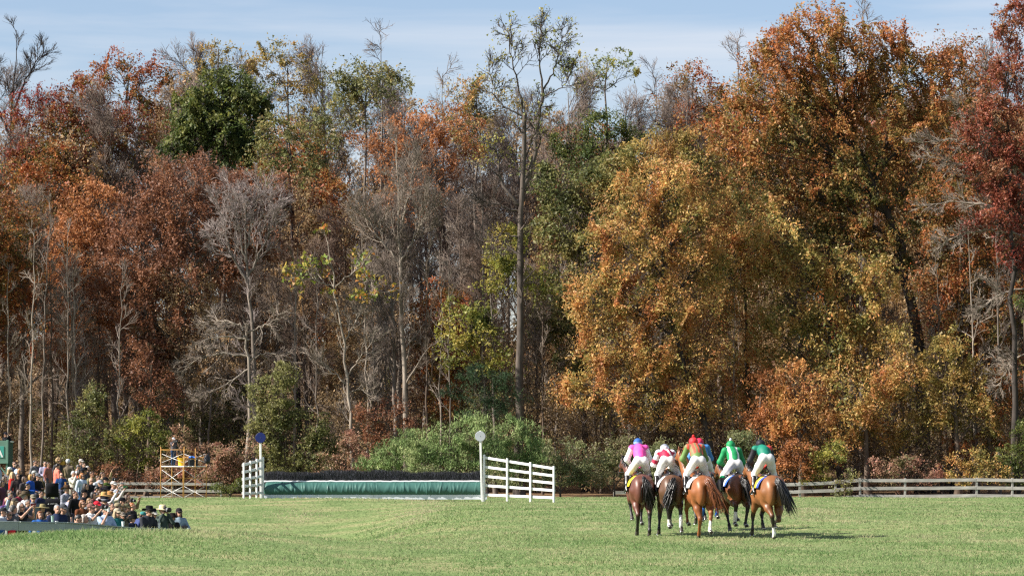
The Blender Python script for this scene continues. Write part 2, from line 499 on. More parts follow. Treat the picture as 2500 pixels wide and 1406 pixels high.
    keep = noise3(lp * np.array((1, 1, 1.5)), gap_s, seed + 5) + .45 * rng.normal(size=nl) > -.42
    lp, k = lp[keep], k[keep]; nl = len(lp)
    lp[:, 2] = np.maximum(lp[:, 2], terrain(lp[:, 0], lp[:, 1]) + 0.1)
    v, q = leaf_quads(rng, lp, leaf * .80, aspect, upb, dirb)
    col = leaf_colors(rng, lp, pal, seed, cscale, spread, grad and (zlow, ztop, grad))
    # every clump of leaves turns at its own time
    cl = 1 + 0.16 * rng.normal(size=(ns, 1)); col = col * np.clip(cl[k], 0.6, 1.5)
    crown.append((v, [q], 0, np.repeat(col, 3, 0)))
    TREE_STAT[0] += nl; TREE_STAT[1] += 1
    return finish_tree(name, label, cat, group, base, wood, [bark], crown, [leafmat or M_LEAF, twigmat], crown_name, wood_name)

def bare(label, base, stems, seed, r0=0.3, levels=((16, 0.3, 0.97, 0.75, 5.0), (8, .2, 1, .65, 2.2), (7, .15, 1, .6, 1.1), (4, .1, 1, .6, .5)), bark=None, twigmat=None,
         up=0.12, leaves=None, name='bare_tree', group=None, fine=0.010, flat=0.0, wig=0.16):
    """stems: list of (polyline, r_base, r_top); levels: (children, t0, t1, angle, length)"""
    rng = np.random.default_rng(seed)
    bark = bark or M_BARK_GREY; twigmat = twigmat or M_TWIG
    wood, crown = [], []
    SP = np.array([resample(s[0], 16, 0.06, rng) for s in stems])
    SR = np.array([np.linspace(s[1], s[2], 16) for s in stems])
    SR[0] *= 1 + 0.45 * np.exp(-np.linspace(0, 1, 16) * 18)
    v, q = tubes(SP, SR, 9); wood.append((v, [q], 0, None))
    Pc, Rc = SP, SR
    for li, (nch, t0, t1, ang, ln) in enumerate(levels):
        npts = (7, 4, 3, 2)[min(li, 3)]
        Pc, Rc = grow(rng, Pc, Rc, nch, t0, t1, ang, ln, up=up, wig=wig, npts=npts, rmin=max(fine, 0.034 - 0.009 * li), flat=flat if li == 0 else 0)
        v, q = tubes(Pc, Rc, (5, 4, 3, 3)[min(li, 3)])
        (wood if li < 1 else crown).append((v, [q], 0 if li < 1 else 1, None))
    if leaves:
        cnt, size, pal, zmin = leaves
        tips = Pc[:, -1]; tips = tips[tips[:, 2] > zmin]
        if len(tips):
            lp = tips[rng.integers(0, len(tips), cnt)] + rng.normal(size=(cnt, 3)) * 0.15
            v, q = leaf_quads(rng, lp, size, 0.75, 0.3)
            crown.append((v, [q], 0, np.repeat(leaf_colors(rng, lp, pal, seed, 2.0), 3, 0)))
    return finish_tree(name, label, 'tree', group, base, wood, [bark], crown, [M_LEAF, twigmat])

# ------------------------------------------------------------------ the wood
ORANGE = [(.10, .115, .03), (.22, .19, .05), (.38, .27, .085), (.46, .27, .09), (.46, .21, .075), (.33, .12, .045)]
RUST = [(.075, .075, .02), (.15, .11, .03), (.26, .115, .035), (.30, .09, .028), (.22, .055, .022)]
OAK = [(.085, .09, .025), (.16, .135, .038), (.29, .165, .05), (.36, .15, .048), (.30, .10, .035)]
RUSSET = [(.095, .042, .026), (.165, .072, .042), (.225, .098, .052), (.26, .115, .053), (.13, .055, .036)]
COPPER = [(.15, .06, .026), (.28, .11, .042), (.38, .165, .06), (.36, .15, .06)]
DEEPGREEN = [(.026, .045, .014), (.052, .078, .019), (.105, .122, .028), (.19, .185, .045)]  # last tone is a gold sunlit highlight put into the leaf colour
OLIVE = [(.055, .07, .022), (.11, .12, .038), (.19, .18, .06), (.27, .20, .07)]
MAPLE = [(.08, .10, .022), (.14, .12, .03), (.22, .10, .03), (.20, .05, .024), (.15, .025, .02)]
GOLD = [(.10, .11, .03), (.22, .18, .05), (.34, .23, .07), (.36, .17, .055)]
YELGREEN = [(.07, .10, .025), (.15, .17, .035), (.27, .25, .05), (.36, .27, .07)]
TAN = [(.17, .13, .07), (.27, .19, .10), (.34, .225, .115), (.29, .15, .07)]
CRIMSON = [(.13, .026, .018), (.20, .045, .028), (.26, .085, .045), (.27, .14, .065)]
PINKISH = [(.13, .14, .055), (.26, .16, .095), (.34, .18, .125), (.27, .10, .075)]
CEDAR = [(.012, .028, .014), (.022, .045, .018), (.04, .068, .024)]
BROOM = [(.09, .145, .05), (.14, .205, .07), (.20, .25, .095), (.24, .25, .12)]
PRIVET = [(.08, .10, .042), (.13, .15, .062), (.19, .195, .085), (.24, .19, .10)]

# --- trees deep in the wood: one shape of each kind, copied with its parts
def copy_tree(src, loc, rz, sc, label=None, group=None):
    r = src.copy(); COL.objects.link(r)
    r.location = loc; r.rotation_euler = (0, 0, rz); r.scale = (sc[0], sc[0], sc[1])
    if label: r['label'] = label
    if group: r['group'] = group
    for ch in src.children:
        c = ch.copy(); COL.objects.link(c); c.parent = r
    return r

def proto_bare(seed, h, lean, twig, bark, lv):
    rng = np.random.default_rng(seed)
    pts = [np.array((0, 0, 0.0)), np.array((lean * .4, 0, h * .45)), np.array((lean, rng.normal() * .3, h * 0.97))]
    return bare('bare grey tree standing deep in the wood behind the front trees', (0, 0, 0), [(pts, 0.2 + h * .004, 0.03)], seed, levels=lv, twigmat=twig, bark=bark,
                up=0.09, group='bare trees deep in the wood', fine=0.012)
LV_A = ((26, .32, .98, .62, 7.0), (8, .2, 1, .6, 2.8), (7, .15, 1, .6, 1.3), (4, .1, 1, .6, .7))
LV_B = ((30, .40, .98, .50, 6.0), (8, .2, 1, .55, 2.6), (7, .15, 1, .5, 1.3), (4, .1, 1, .6, .7))
LV_C = ((24, .22, .98, .85, 5.6), (8, .2, 1, .7, 2.6), (7, .15, 1, .6, 1.2), (4, .1, 1, .6, .6))
PB = [proto_bare(101, 27, 1.0, M_TWIG, M_BARK_GREY, LV_A), proto_bare(102, 30, -0.8, M_TWIG, M_BARK_GREY, LV_B), proto_bare(103, 22, 0.5, M_TWIG_PALE, M_BARK_PALE, LV_C),
      proto_bare(104, 26, -1.2, mat('twig_brown', (0.19, 0.135, 0.105, 1), 0.9, 0.1, noise=0.3, nscale=.8), M_BARK_BROWN, LV_A)]

def proto_leafy(label, seed, h, pal, dens, lobes, group, bark=None):
    # lobes in metres about a trunk at px 1250, D 250
    s = F / 250
    b = ground_at(1250, 250)
    base_py = 1127 + (CAM_Z - b[2]) * s
    L = [(1250 + x * s, base_py - z * s, rx * s, rz * s) for x, z, rx, rz in lobes]
    o = leafy(label, 1250, 250, L, pal, seed, dens=dens, sub=.8, group=group, leaf=.27, bark=bark, cscale=3.5, sinkz=0.0)
    return o
PL = [proto_leafy('half bare brown-leaved tree deep in the wood', 121, 27, TAN, 26, [(0, 22, 4, 5), (-3, 17, 3.5, 4), (3, 16, 3.5, 4), (0, 12, 3.5, 3.5)], 'brown-leaved trees deep in the wood', M_BARK_GREY),
      proto_leafy('rust-leaved tree deep in the wood behind the front trees', 122, 27, RUST, 38, [(0, 22, 4.5, 4.5), (-3, 18, 4, 4), (3.4, 17, 4, 4), (0, 12, 4, 4)], 'rust-leaved trees deep in the wood')]

_used = {}
def plant(src, px, D, sc, rz, z=None):
    g = ground_at(px, D)
    if src.name not in _used:
        _used[src.name] = 1
        src.location = g; src.rotation_euler = (0, 0, rz); src.scale = (sc, sc, sc); return src
    return copy_tree(src, g, rz, (sc, sc))

rb = np.random.default_rng(5)
# rows of bare trees, thinning out with depth
for row, (D, n, lo, hi) in enumerate(((264, 40, .58, .86), (288, 44, .86, 1.16), (318, 40, 1.08, 1.26), (356, 34, 1.12, 1.3))):
    for i in range(n):
        px = -330 + (3160 / n) * (i + rb.uniform(.1, .9))
        d = D + rb.uniform(-9, 9)
        k = rb.random()
        if k < 0.74: src = PB[int(rb.integers(0, 4))]
        elif k < .90: src = PL[0]
        else: src = PL[1]
        s = rb.uniform(lo, hi)
        if row >= 2 and 980 < px < 1720: s *= 0.93
        plant(src, px, d, s, rb.uniform(0, 6.28))
for px, d, s in ((1760, 283, 1.22), (1850, 296, 1.3), (1980, 290, 1.3), (2080, 280, 1.28), (2180, 286, 1.3), (2270, 278, 1.24), (2360, 290, 1.3), (2450, 282, 1.2), (2540, 290, 1.25), (2120, 300, 1.32)):
    copy_tree(PL[1 if rb.random() < .7 else 0], ground_at(px, d), rb.uniform(0, 6), (s, s))
# off to the left, towards the sun, the wood goes on
for px, d, s in ((-150, 252, .95), (-260, 262, 1.0), (-420, 258, 1.0), (-520, 275, 1.0), (-180, 290, 1.1)):
    copy_tree(PL[1], ground_at(px, d), rb.uniform(0, 6), (s, s), 'rust-leaved tree deep in the wood behind the front trees')

# thickets between the trunks
def proto_thicket(label, seed, pal, lobes, dens, group):
    s = F / 250; b = ground_at(1250, 250); bp = 1127 + (CAM_Z - b[2]) * s
    return leafy(label, 1250, 250, [(1250 + x * s, bp - z * s, rx * s, rz * s) for x, z, rx, rz in lobes], pal, seed, name='thicket', dens=dens, leaf=.2, trunk_r=.08, subr=.7, sub=1.6, cat='shrub', crown_name='foliage', wood_name='stems', twigs=10, core=.1, group=group, sinkz=0, twigmat=M_TWIG)
PT = [proto_thicket('brown half-bare thicket between the trunks in the wood', 131, TAN[:3], [(0, 2, 3, 2), (-2, 4, 2.5, 2.4), (2, 4.5, 2.5, 2.6), (0, 6.5, 2.4, 2.2)], 20, 'brown thickets between the trunks'),
      proto_thicket('olive thicket between the trunks in the wood', 132, OLIVE, [(0, 2, 3, 2), (-2, 3.5, 2.5, 2.2), (2.2, 4, 2.5, 2.4), (0, 5.5, 2.2, 2)], 30, 'olive thickets between the trunks')]
for D, n in ((256, 22), (272, 22), (300, 20), (330, 20), (350, 20)):
    for i in range(n):
        px = -200 + (2900 / n) * (i + rb.uniform(.1, .9))
        plant(PT[0 if rb.random() < .62 else 1], px, D + rb.uniform(-4, 6), rb.uniform(.7, 1.25) * (1.5 if D > 320 else 1), rb.uniform(0, 6.28))

# --- left part of the wood edge
leafy('dark rusty oak cut off by the left picture edge', -20, 255, [(10, 560, 70, 90), (-30, 700, 80, 110), (40, 660, 60, 90), (10, 820, 70, 70)], RUST, 201, dens=62)
leafy('olive and wine-red maple with spreading limbs at upper left', 160, 284, [(90, 300, 80, 90), (190, 260, 90, 80), (300, 330, 90, 90), (150, 410, 110, 90), (260, 440, 110, 80), (60, 420, 80, 70), (110, 520, 90, 70)],
      MAPLE, 202, dens=52, bark=M_BARK_DARK, grad=0.75, cscale=2.0)
leafy('airy red-topped tree rising against the sky at left', 300, 296, [(280, 165, 60, 55), (350, 200, 60, 70), (230, 215, 55, 50), (330, 290, 90, 70), (385, 170, 35, 50)], RUST, 203, dens=34, bark=M_BARK_GREY, grad=.6, subr=.8)
leafy('thin brown-leaved tree beside the round green tree', 420, 300, [(420, 260, 70, 70), (400, 340, 60, 80)], TAN, 204, dens=32)
leafy('glowing orange oak left of the dark russet oak', 200, 262, [(230, 500, 80, 70), (170, 590, 85, 80), (250, 620, 90, 90), (150, 710, 80, 80), (240, 760, 100, 80), (190, 860, 90, 60)], COPPER, 205, dens=66, leaf=.22)
leafy('large dark russet oak with a domed crown at left', 400, 257, [(450, 450, 110, 70), (370, 510, 90, 80), (540, 470, 90, 60), (330, 610, 100, 90), (450, 570, 110, 90), (640, 490, 70, 70), (320, 720, 90, 90), (420, 690, 110, 80), (350, 830, 90, 80), (440, 790, 80, 70), (370, 920, 70, 60), (590, 560, 80, 80), (670, 570, 60, 80), (540, 640, 80, 80), (690, 480, 45, 60)],
      RUSSET, 206, dens=68, leaf=.21, grad=-.2, trunk_r=.35, bark=M_BARK_GREY)
leafy('round dark green tree standing above the russet oak', 550, 276, [(540, 225, 70, 60), (480, 290, 65, 70), (590, 290, 75, 75), (540, 330, 90, 80), (460, 350, 55, 55), (620, 240, 45, 45), (560, 390, 60, 35)], DEEPGREEN, 207, dens=95, leaf=.30, grad=.35, cscale=1.6)  # leaves yellow towards the top, painting in sunlit highlights
leafy('sparse gold-leaved treetop just behind the round green tree', 540, 300, [(530, 130, 50, 40), (470, 170, 30, 30), (600, 150, 40, 40)], GOLD, 208, dens=26, subr=.6, bark=M_BARK_GREY)
leafy('tall thin tree with scattered gold leaves against the sky', 690, 302, [(690, 130, 60, 45), (640, 160, 40, 50), (740, 190, 55, 60), (690, 240, 80, 70), (750, 310, 60, 70)], GOLD, 209, dens=27, subr=.7, bark=M_BARK_GREY)
leafy('olive tree with dark upswept branches right of the green tree', 730, 268, [(700, 310, 70, 50), (650, 380, 60, 60), (760, 370, 60, 70), (700, 430, 80, 50)], OLIVE, 210, dens=34, bark=M_BARK_DARK, subr=.7)
leafy('gold-brown treetop with a green ivy cap near the centre', 880, 290, [(860, 190, 60, 55), (930, 215, 80, 45, -2), (840, 270, 70, 70), (960, 190, 45, 40)], OLIVE, 211, dens=48, leaf=.25, bark=M_BARK_GREY)
leafy('rusty orange tree in the middle of the wood', 1040, 282, [(1010, 330, 90, 60), (1100, 310, 80, 60), (960, 390, 70, 60), (1080, 380, 90, 60), (900, 350, 40, 35)], COPPER, 212, dens=38, leaf=.23, bark=M_BARK_GREY)
leafy('gold and rust tree left of the tall forked tree', 1160, 296, [(1140, 230, 70, 50), (1200, 260, 70, 60), (1120, 300, 70, 60), (1190, 340, 70, 70)], GOLD, 213, dens=36, leaf=.23, bark=M_BARK_GREY)
leafy('low orange-brown tree under the russet oak', 360, 250, [(340, 900, 60, 60), (400, 960, 60, 60)], RUSSET, 214, dens=52, leaf=.2)
leafy('thinly leaved rusty tree behind the pale bare tree', 990, 268, [(970, 450, 70, 60), (1030, 480, 60, 70), (930, 520, 50, 60)], COPPER, 215, dens=20, leaf=.2, bark=M_BARK_GREY)
leafy('green sparse treetop against the sky beside the tall forked tree', 1470, 300, [(1450, 160, 50, 40), (1500, 150, 45, 35), (1540, 170, 30, 35), (1440, 210, 50, 40)], YELGREEN, 216, dens=24, subr=.6, bark=M_BARK_GREY)
leafy('dark evergreen with a ragged top in the gap', 1470, 280, [(1480, 310, 70, 45), (1410, 350, 60, 45), (1540, 340, 40, 40), (1440, 400, 70, 50), (1530, 400, 60, 50)], DEEPGREEN, 217, dens=70, leaf=.22, bark=M_BARK_DARK)
leafy('green and red vine-hung tree right of the tall forked tree', 1430, 262, [(1360, 450, 80, 60), (1440, 470, 70, 70), (1500, 430, 60, 60), (1370, 560, 70, 80), (1450, 580, 60, 80), (1400, 690, 60, 80), (1340, 780, 50, 80), (1400, 850, 50, 70)], OLIVE, 218, dens=52, leaf=.27, bark=M_BARK_DARK, grad=-.3)
leafy('yellow-green sapling leaning behind the forked tree trunk', 1210, 252, [(1220, 660, 50, 55), (1250, 590, 45, 45), (1120, 780, 50, 55), (1180, 790, 55, 60), (1100, 840, 45, 40), (1200, 880, 55, 40), (1310, 690, 40, 60)], YELGREEN, 219, dens=50, leaf=.27, bark=M_BARK_GREY, trunk_r=.15)
leafy('dark flat-branched cedar at the foot of the forked tree', 1190, 246.5, [(1190, 930, 70, 28), (1150, 960, 65, 25), (1230, 970, 60, 28), (1190, 1000, 85, 25), (1160, 905, 40, 22)], CEDAR, 220, name='cedar_tree', dens=150, leaf=.20, aspect=.22, subr=.6, bark=M_BARK_DARK, leafmat=M_NEEDLE, trunk_r=.14)

# --- the big orange maple and the giant oak at right
leafy('big glowing orange maple behind the riders', 1690, 249, [(1640, 440, 90, 60), (1560, 500, 90, 70), (1700, 520, 90, 70), (1500, 600, 80, 80), (1600, 610, 90, 80), (1720, 640, 80, 80), (1450, 720, 75, 85), (1550, 740, 90, 80), (1650, 760, 90, 70), (1460, 850, 75, 75), (1570, 870, 90, 70), (1680, 880, 90, 70), (1500, 950, 90, 55), (1610, 980, 90, 60), (1410, 960, 60, 50), (1700, 990, 70, 55)],
      ORANGE, 301, dens=88, leaf=.21, sub=1.15, bark=M_BARK_DARK, trunk_r=.33, cscale=2.2,
      trunk=[ground_at(1760, 249), P(1720, 1010, 249), P(1660, 880, 249), P(1620, 700, 249), P(1620, 520, 249)])
leafy('gold-green crown rising behind the big orange maple', 1600, 262, [(1560, 420, 80, 60), (1640, 370, 80, 60), (1500, 480, 70, 60), (1720, 430, 80, 70), (1780, 540, 80, 80)], GOLD, 302, dens=70, leaf=.24, bark=M_BARK_DARK)
leafy('reddish tall tree behind left of the giant oak', 1700, 292, [(1690, 200, 60, 55), (1650, 260, 60, 60), (1740, 260, 60, 60), (1660, 340, 70, 60), (1720, 340, 70, 60)], RUST, 303, dens=46, leaf=.24, grad=.3)
leafy('giant rusty oak filling the upper right', 2260, 257, [(1990, 60, 90, 60), (1930, 140, 90, 70), (2060, 130, 90, 70), (2160, 110, 85, 65), (1850, 220, 85, 70), (1960, 230, 90, 70), (2080, 220, 90, 70), (2190, 210, 80, 70), (2280, 180, 80, 70), (1830, 330, 90, 75), (1940, 340, 90, 75), (2060, 340, 90, 75), (2180, 330, 85, 75), (2290, 290, 75, 70),
      (1870, 450, 90, 75), (1990, 450, 90, 75), (2110, 450, 85, 70), (2220, 440, 75, 70), (1960, 560, 85, 70), (2070, 570, 85, 70), (2170, 580, 70, 70)],
      OAK, 304, dens=72, leaf=.25, sub=.95, bark=M_BARK_DARK, trunk_r=.62, grad=.62, cscale=2.4,
      trunk=[ground_at(2260, 257), P(2248, 880, 257), P(2225, 720, 257), P(2205, 590, 257), P(2120, 430, 257), P(2040, 250, 257)])
leafy('olive-orange lower limb mass left of the dark oak trunk', 2050, 251, [(1900, 590, 75, 65), (1960, 660, 80, 70), (2060, 670, 80, 70), (2140, 690, 60, 60), (1920, 760, 75, 70), (2020, 780, 80, 70), (2110, 790, 70, 60), (1900, 840, 60, 60), (2000, 880, 80, 60), (2090, 880, 70, 55)], ORANGE[:5], 305, dens=66, leaf=.24, bark=M_BARK_DARK, spread=.2)
leafy('brown-leaved tree at top right behind the giant oak', 2340, 270, [(2330, 130, 70, 60), (2390, 200, 70, 70), (2350, 300, 70, 70), (2400, 330, 60, 60), (2320, 420, 60, 60)], RUST, 306, dens=44, leaf=.24)
leafy('tall crimson vine-clad tree at the right picture edge', 2480, 245, [(2470, 50, 55, 60), (2460, 150, 55, 60), (2430, 260, 60, 60), (2490, 260, 50, 60), (2430, 360, 60, 60), (2480, 370, 60, 60), (2450, 460, 55, 55), (2490, 520, 50, 55), (2500, 120, 40, 60), (2490, 620, 45, 50), (2390, 300, 45, 50), (2390, 400, 45, 50), (2420, 540, 45, 50)], CRIMSON, 307, dens=78, leaf=.22, bark=M_BARK_DARK, grad=.4)
leafy('rusty sapling thicket under the oak, second from the rider in black cap', 1960, 247.5, [(1950, 940, 70, 60), (1920, 1010, 55, 50), (1990, 1030, 60, 45), (1900, 1080, 45, 40)], ORANGE[2:], 308, dens=72, leaf=.22)
leafy('orange-gold sapling in front of the oak trunk base', 2120, 247.5, [(2080, 960, 70, 55), (2160, 930, 70, 60), (2120, 1020, 75, 45), (2060, 1080, 60, 40)], ORANGE, 309, dens=62, leaf=.23)
leafy('gold-green young tree right of the oak trunk', 2340, 247.5, [(2310, 900, 55, 60), (2370, 930, 60, 60), (2300, 1000, 60, 50), (2390, 1020, 60, 50), (2270, 950, 45, 50), (2330, 840, 45, 45)], GOLD, 310, dens=60, leaf=.24)
leafy('rusty brown undergrowth tree at the right end of the rail fence', 2420, 248.5, [(2410, 1000, 50, 50), (2450, 940, 50, 60), (2420, 1090, 60, 45), (2350, 1090, 50, 40)], RUST, 311, dens=52, leaf=.22)
leafy('dark brown tree in the shade right of the oak trunk', 2380, 258, [(2340, 620, 70, 80), (2420, 660, 60, 80), (2360, 760, 70, 70), (2440, 800, 50, 70)], RUST[:3], 312, dens=48, leaf=.23)
leafy('tuft of green pine at the right picture edge', 2510, 244, [(2490, 735, 28, 22), (2510, 780, 22, 18)], DEEPGREEN, 313, name='pine_tree', dens=170, leaf=.26, aspect=.16, subr=.5, leafmat=M_NEEDLE, trunk_r=.2)

leafy('olive-orange tree filling the gap between maple and oak', 1830, 253, [(1780, 600, 70, 60), (1840, 540, 70, 60), (1790, 700, 70, 60), (1850, 660, 70, 60), (1800, 800, 65, 60), (1850, 900, 60, 60), (1790, 910, 60, 60), (1830, 1000, 60, 55)], ORANGE, 314, dens=64, leaf=.24, bark=M_BARK_DARK, spread=.2)
leafy('rust-brown lower crown right of the oak trunk', 2330, 254, [(2290, 480, 70, 60), (2310, 580, 65, 60), (2370, 520, 65, 60), (2290, 690, 60, 60), (2350, 690, 60, 60), (2420, 600, 60, 60), (2300, 790, 60, 50), (2390, 820, 60, 60), (2450, 720, 50, 60), (2440, 880, 50, 50)], RUST, 315, dens=50, leaf=.23, bark=M_BARK_DARK)
leafy('small golden tree with drooping leaves beside the oak trunk foot', 2200, 249, [(2190, 830, 45, 45), (2230, 900, 45, 45), (2200, 970, 50, 50), (2230, 1050, 50, 45), (2170, 1080, 45, 40)], GOLD, 316, dens=56, leaf=.23)
leafy('rusty sapling behind the rider in green, under the orange maple', 1840, 248, [(1830, 1040, 45, 40), (1870, 1000, 45, 45), (1880, 930, 40, 45)], COPPER, 317, dens=64, leaf=.2)

# --- hero bare trees
def pxline(pts, D, start=None):
    o = [] if start is None else [np.asarray(start, float)]
    for p in pts: o.append(P(p[0], p[1], D + (p[2] if len(p) > 2 else 0)))
    return o
D0 = 250.0
g = ground_at(1268, D0); g[2] -= .2
bare('tall forked dark tree with a bare trunk rising above the wood', g, [
     (pxline([(1268, 980), (1270, 760), (1268, 560), (1274, 470), (1283, 400), (1280, 280)], D0, g), .37, .15),
     (pxline([(1274, 470), (1300, 410), (1312, 320), (1325, 230)], D0), .20, .11),
     (pxline([(1280, 285), (1262, 200), (1250, 140), (1240, 70)], D0), .10, .015),
     (pxline([(1280, 285), (1240, 270), (1205, 235), (1195, 160)], D0, ), .08, .015),
     (pxline([(1325, 230), (1318, 150), (1322, 60)], D0), .09, .015),
     (pxline([(1325, 230), (1350, 180), (1370, 110), (1375, 70)], D0), .08, .015),
     (pxline([(1325, 235), (1375, 215), (1400, 165)], D0), .06, .015),
     (pxline([(1270, 500), (1235, 470), (1217, 420), (1214, 370), (1195, 360)], D0), .15, .05),
     (pxline([(1270, 520), (1220, 500), (1170, 490)], D0), .09, .02),
     (pxline([(1268, 580), (1230, 570), (1190, 590)], D0), .08, .02)], 401,
     levels=((11, .42, 1, .75, 2.3), (6, .2, 1, .7, 1.2), (4, .2, 1, .7, .6)), bark=mat('bark_forked', (0.085, 0.07, 0.06, 1), .95, .1, noise=.5, nscale=2.2, bump=.6, bscale=9, stretch=(1, 1, .35)), twigmat=M_TWIG_DARK, up=.07, leaves=(1700, .17, YELGREEN, 24.0), fine=.012)
g = ground_at(992, 254); g[2] -= .2
bare('slender pale bare tree in the middle of the wood', g, [(pxline([(992, 960), (978, 780), (976, 600), (972, 480), (968, 330)], 254, g), .27, .03),
     (pxline([(976, 560), (1000, 480), (1010, 400)], 254), .10, .02), (pxline([(976, 640), (930, 590), (890, 520)], 254), .08, .02), (pxline([(978, 640), (1020, 560), (1050, 500)], 254), .08, .02)],
     402, levels=((15, .3, 1, .7, 3.4), (6, .2, 1, .6, 1.7), (5, .2, 1, .6, .9), (3, .1, 1, .6, .5)), bark=M_BARK_PALE, twigmat=M_TWIG_PALE, up=.14)
g = ground_at(862, 246); g[2] -= .2
bare('young sycamore with green and orange leaves left at its top', g, [(pxline([(858, 1060), (848, 940), (832, 800), (815, 690), (800, 590)], 246, g), .17, .03),
     (pxline([(848, 940), (800, 900), (760, 870)], 246), .06, .015), (pxline([(845, 920), (890, 860), (925, 820)], 246), .06, .015), (pxline([(836, 840), (870, 790), (880, 740)], 246), .05, .015),
     (pxline([(815, 700), (760, 680), (725, 690)], 246), .05, .015), (pxline([(818, 700), (880, 650), (930, 720)], 246), .05, .015), (pxline([(850, 960), (880, 950), (900, 960)], 246), .05, .015)],
     403, levels=((10, .25, 1, .7, 2.0), (5, .2, 1, .6, 1.0), (5, .2, 1, .6, .55)), bark=M_BARK_PALE, twigmat=M_TWIG_PALE, up=.12, leaves=(620, .30, [(.09, .14, .02), (.16, .20, .03), (.34, .22, .04), (.42, .13, .04)], 14.0))
g = ground_at(622, 252); g[2] -= .2
bare('grey bare beech with drooping branches in front of the russet oak', g, [(pxline([(618, 980), (622, 860), (612, 760), (602, 680), (598, 560), (600, 470)], 252, g), .3, .03),
     (pxline([(602, 690), (560, 610), (540, 500)], 252), .12, .02), (pxline([(602, 680), (650, 590), (670, 490)], 252), .12, .02), (pxline([(600, 640), (580, 540), (570, 460)], 252), .09, .02), (pxline([(600, 620), (620, 520), (635, 460)], 252), .09, .02)],
     404, levels=((10, .12, 1, .8, 3.2), (6, .2, 1, .65, 1.7), (5, .2, 1, .6, .9), (3, .1, 1, .5, .5)), bark=M_BARK_GREY, twigmat=mat('twig_beech', (0.27, 0.225, 0.21, 1), .9, .1, noise=.2, nscale=.8), up=.10)
g = ground_at(600, 249); g[2] -= .2
bare('low pale-limbed bare beech reaching left below the russet oak', g, [(pxline([(610, 900), (600, 790)], 249, g), .22, .08),
     (pxline([(608, 830), (560, 820), (510, 825), (480, 840)], 249), .09, .015), (pxline([(608, 870), (540, 860), (470, 880), (440, 910)], 249), .09, .015), (pxline([(606, 800), (550, 780), (500, 790)], 249), .08, .015),
     (pxline([(610, 900), (560, 930), (500, 970), (460, 960)], 249), .08, .015), (pxline([(606, 810), (660, 790), (690, 760)], 249), .07, .015), (pxline([(608, 880), (660, 860), (700, 880)], 249), .06, .015)],
     405, levels=((10, .2, 1, .6, 1.9), (6, .2, 1, .55, 1.0), (5, .2, 1, .5, .6)), bark=M_BARK_PALE, twigmat=M_TWIG_PALE, up=-.02)
g = ground_at(20, 298); g[2] -= .2
bare('lone leafless tree against the sky at the upper left', g, [(pxline([(20, 700), (15, 400), (30, 280), (42, 180), (40, 75)], 298, g), .35, .02), (pxline([(28, 290), (60, 200), (108, 120)], 298), .14, .02), (pxline([(22, 330), (-10, 250), (-20, 160)], 298), .12, .02)],
     406, levels=((14, .4, 1, .5, 2.6), (6, .2, 1, .5, 1.4), (6, .2, 1, .5, .8)), bark=M_BARK_DARK, twigmat=M_TWIG_DARK, up=.10)
g = ground_at(2540, 245.5); g[2] -= .2
bare('bare tree with long pale limbs reaching in from the right edge', g, [(pxline([(2530, 800), (2520, 560), (2480, 420), (2420, 300), (2380, 240)], 245.5, g), .34, .04),
     (pxline([(2500, 470), (2420, 410), (2340, 400), (2260, 380)], 245.5), .13, .02), (pxline([(2515, 580), (2430, 560), (2350, 570), (2290, 600)], 245.5), .12, .02), (pxline([(2515, 540), (2420, 500), (2340, 490), (2260, 500)], 245.5), .13, .02),
     (pxline([(2500, 430), (2420, 350), (2330, 340), (2240, 350)], 245.5), .11, .02), (pxline([(2520, 700), (2440, 720), (2380, 760)], 245.5), .08, .02), (pxline([(2525, 850), (2470, 880), (2440, 940)], 245.5), .06, .02), (pxline([(2470, 400), (2400, 300), (2330, 260)], 245.5), .09, .02)],
     407, levels=((15, .2, 1, .6, 2.1), (7, .2, 1, .55, 1.1), (5, .2, 1, .5, .6)), bark=M_BARK_PALE, twigmat=M_TWIG_PALE, up=.04)
# bare treetops that reach above the rest
for px, py, d, sd, nm in ((930, 85, 296, 411, 'thin bare treetop spiking up above the ivy-capped crown'), (2110, 5, 275, 412, 'bare dark treetop behind the top of the giant oak'), (1800, 110, 300, 413, 'bare treetop in the gap left of the giant oak'),
                          (1600, 190, 300, 414, 'grey bare treetop in the sky gap right of centre'), (1080, 180, 304, 415, 'small grey treetop left of the tall forked tree')):
    g = ground_at(px, d); g[2] -= .2
    bare(nm, g, [(pxline([(px - 8, 700), (px + 4, 350), (px, py)], d, g), .28, .02)], sd, levels=((18, .5, 1, .75, 4.2), (7, .2, 1, .7, 1.9), (6, .2, 1, .7, .9)), up=.04, bark=M_BARK_GREY, twigmat=M_TWIG)
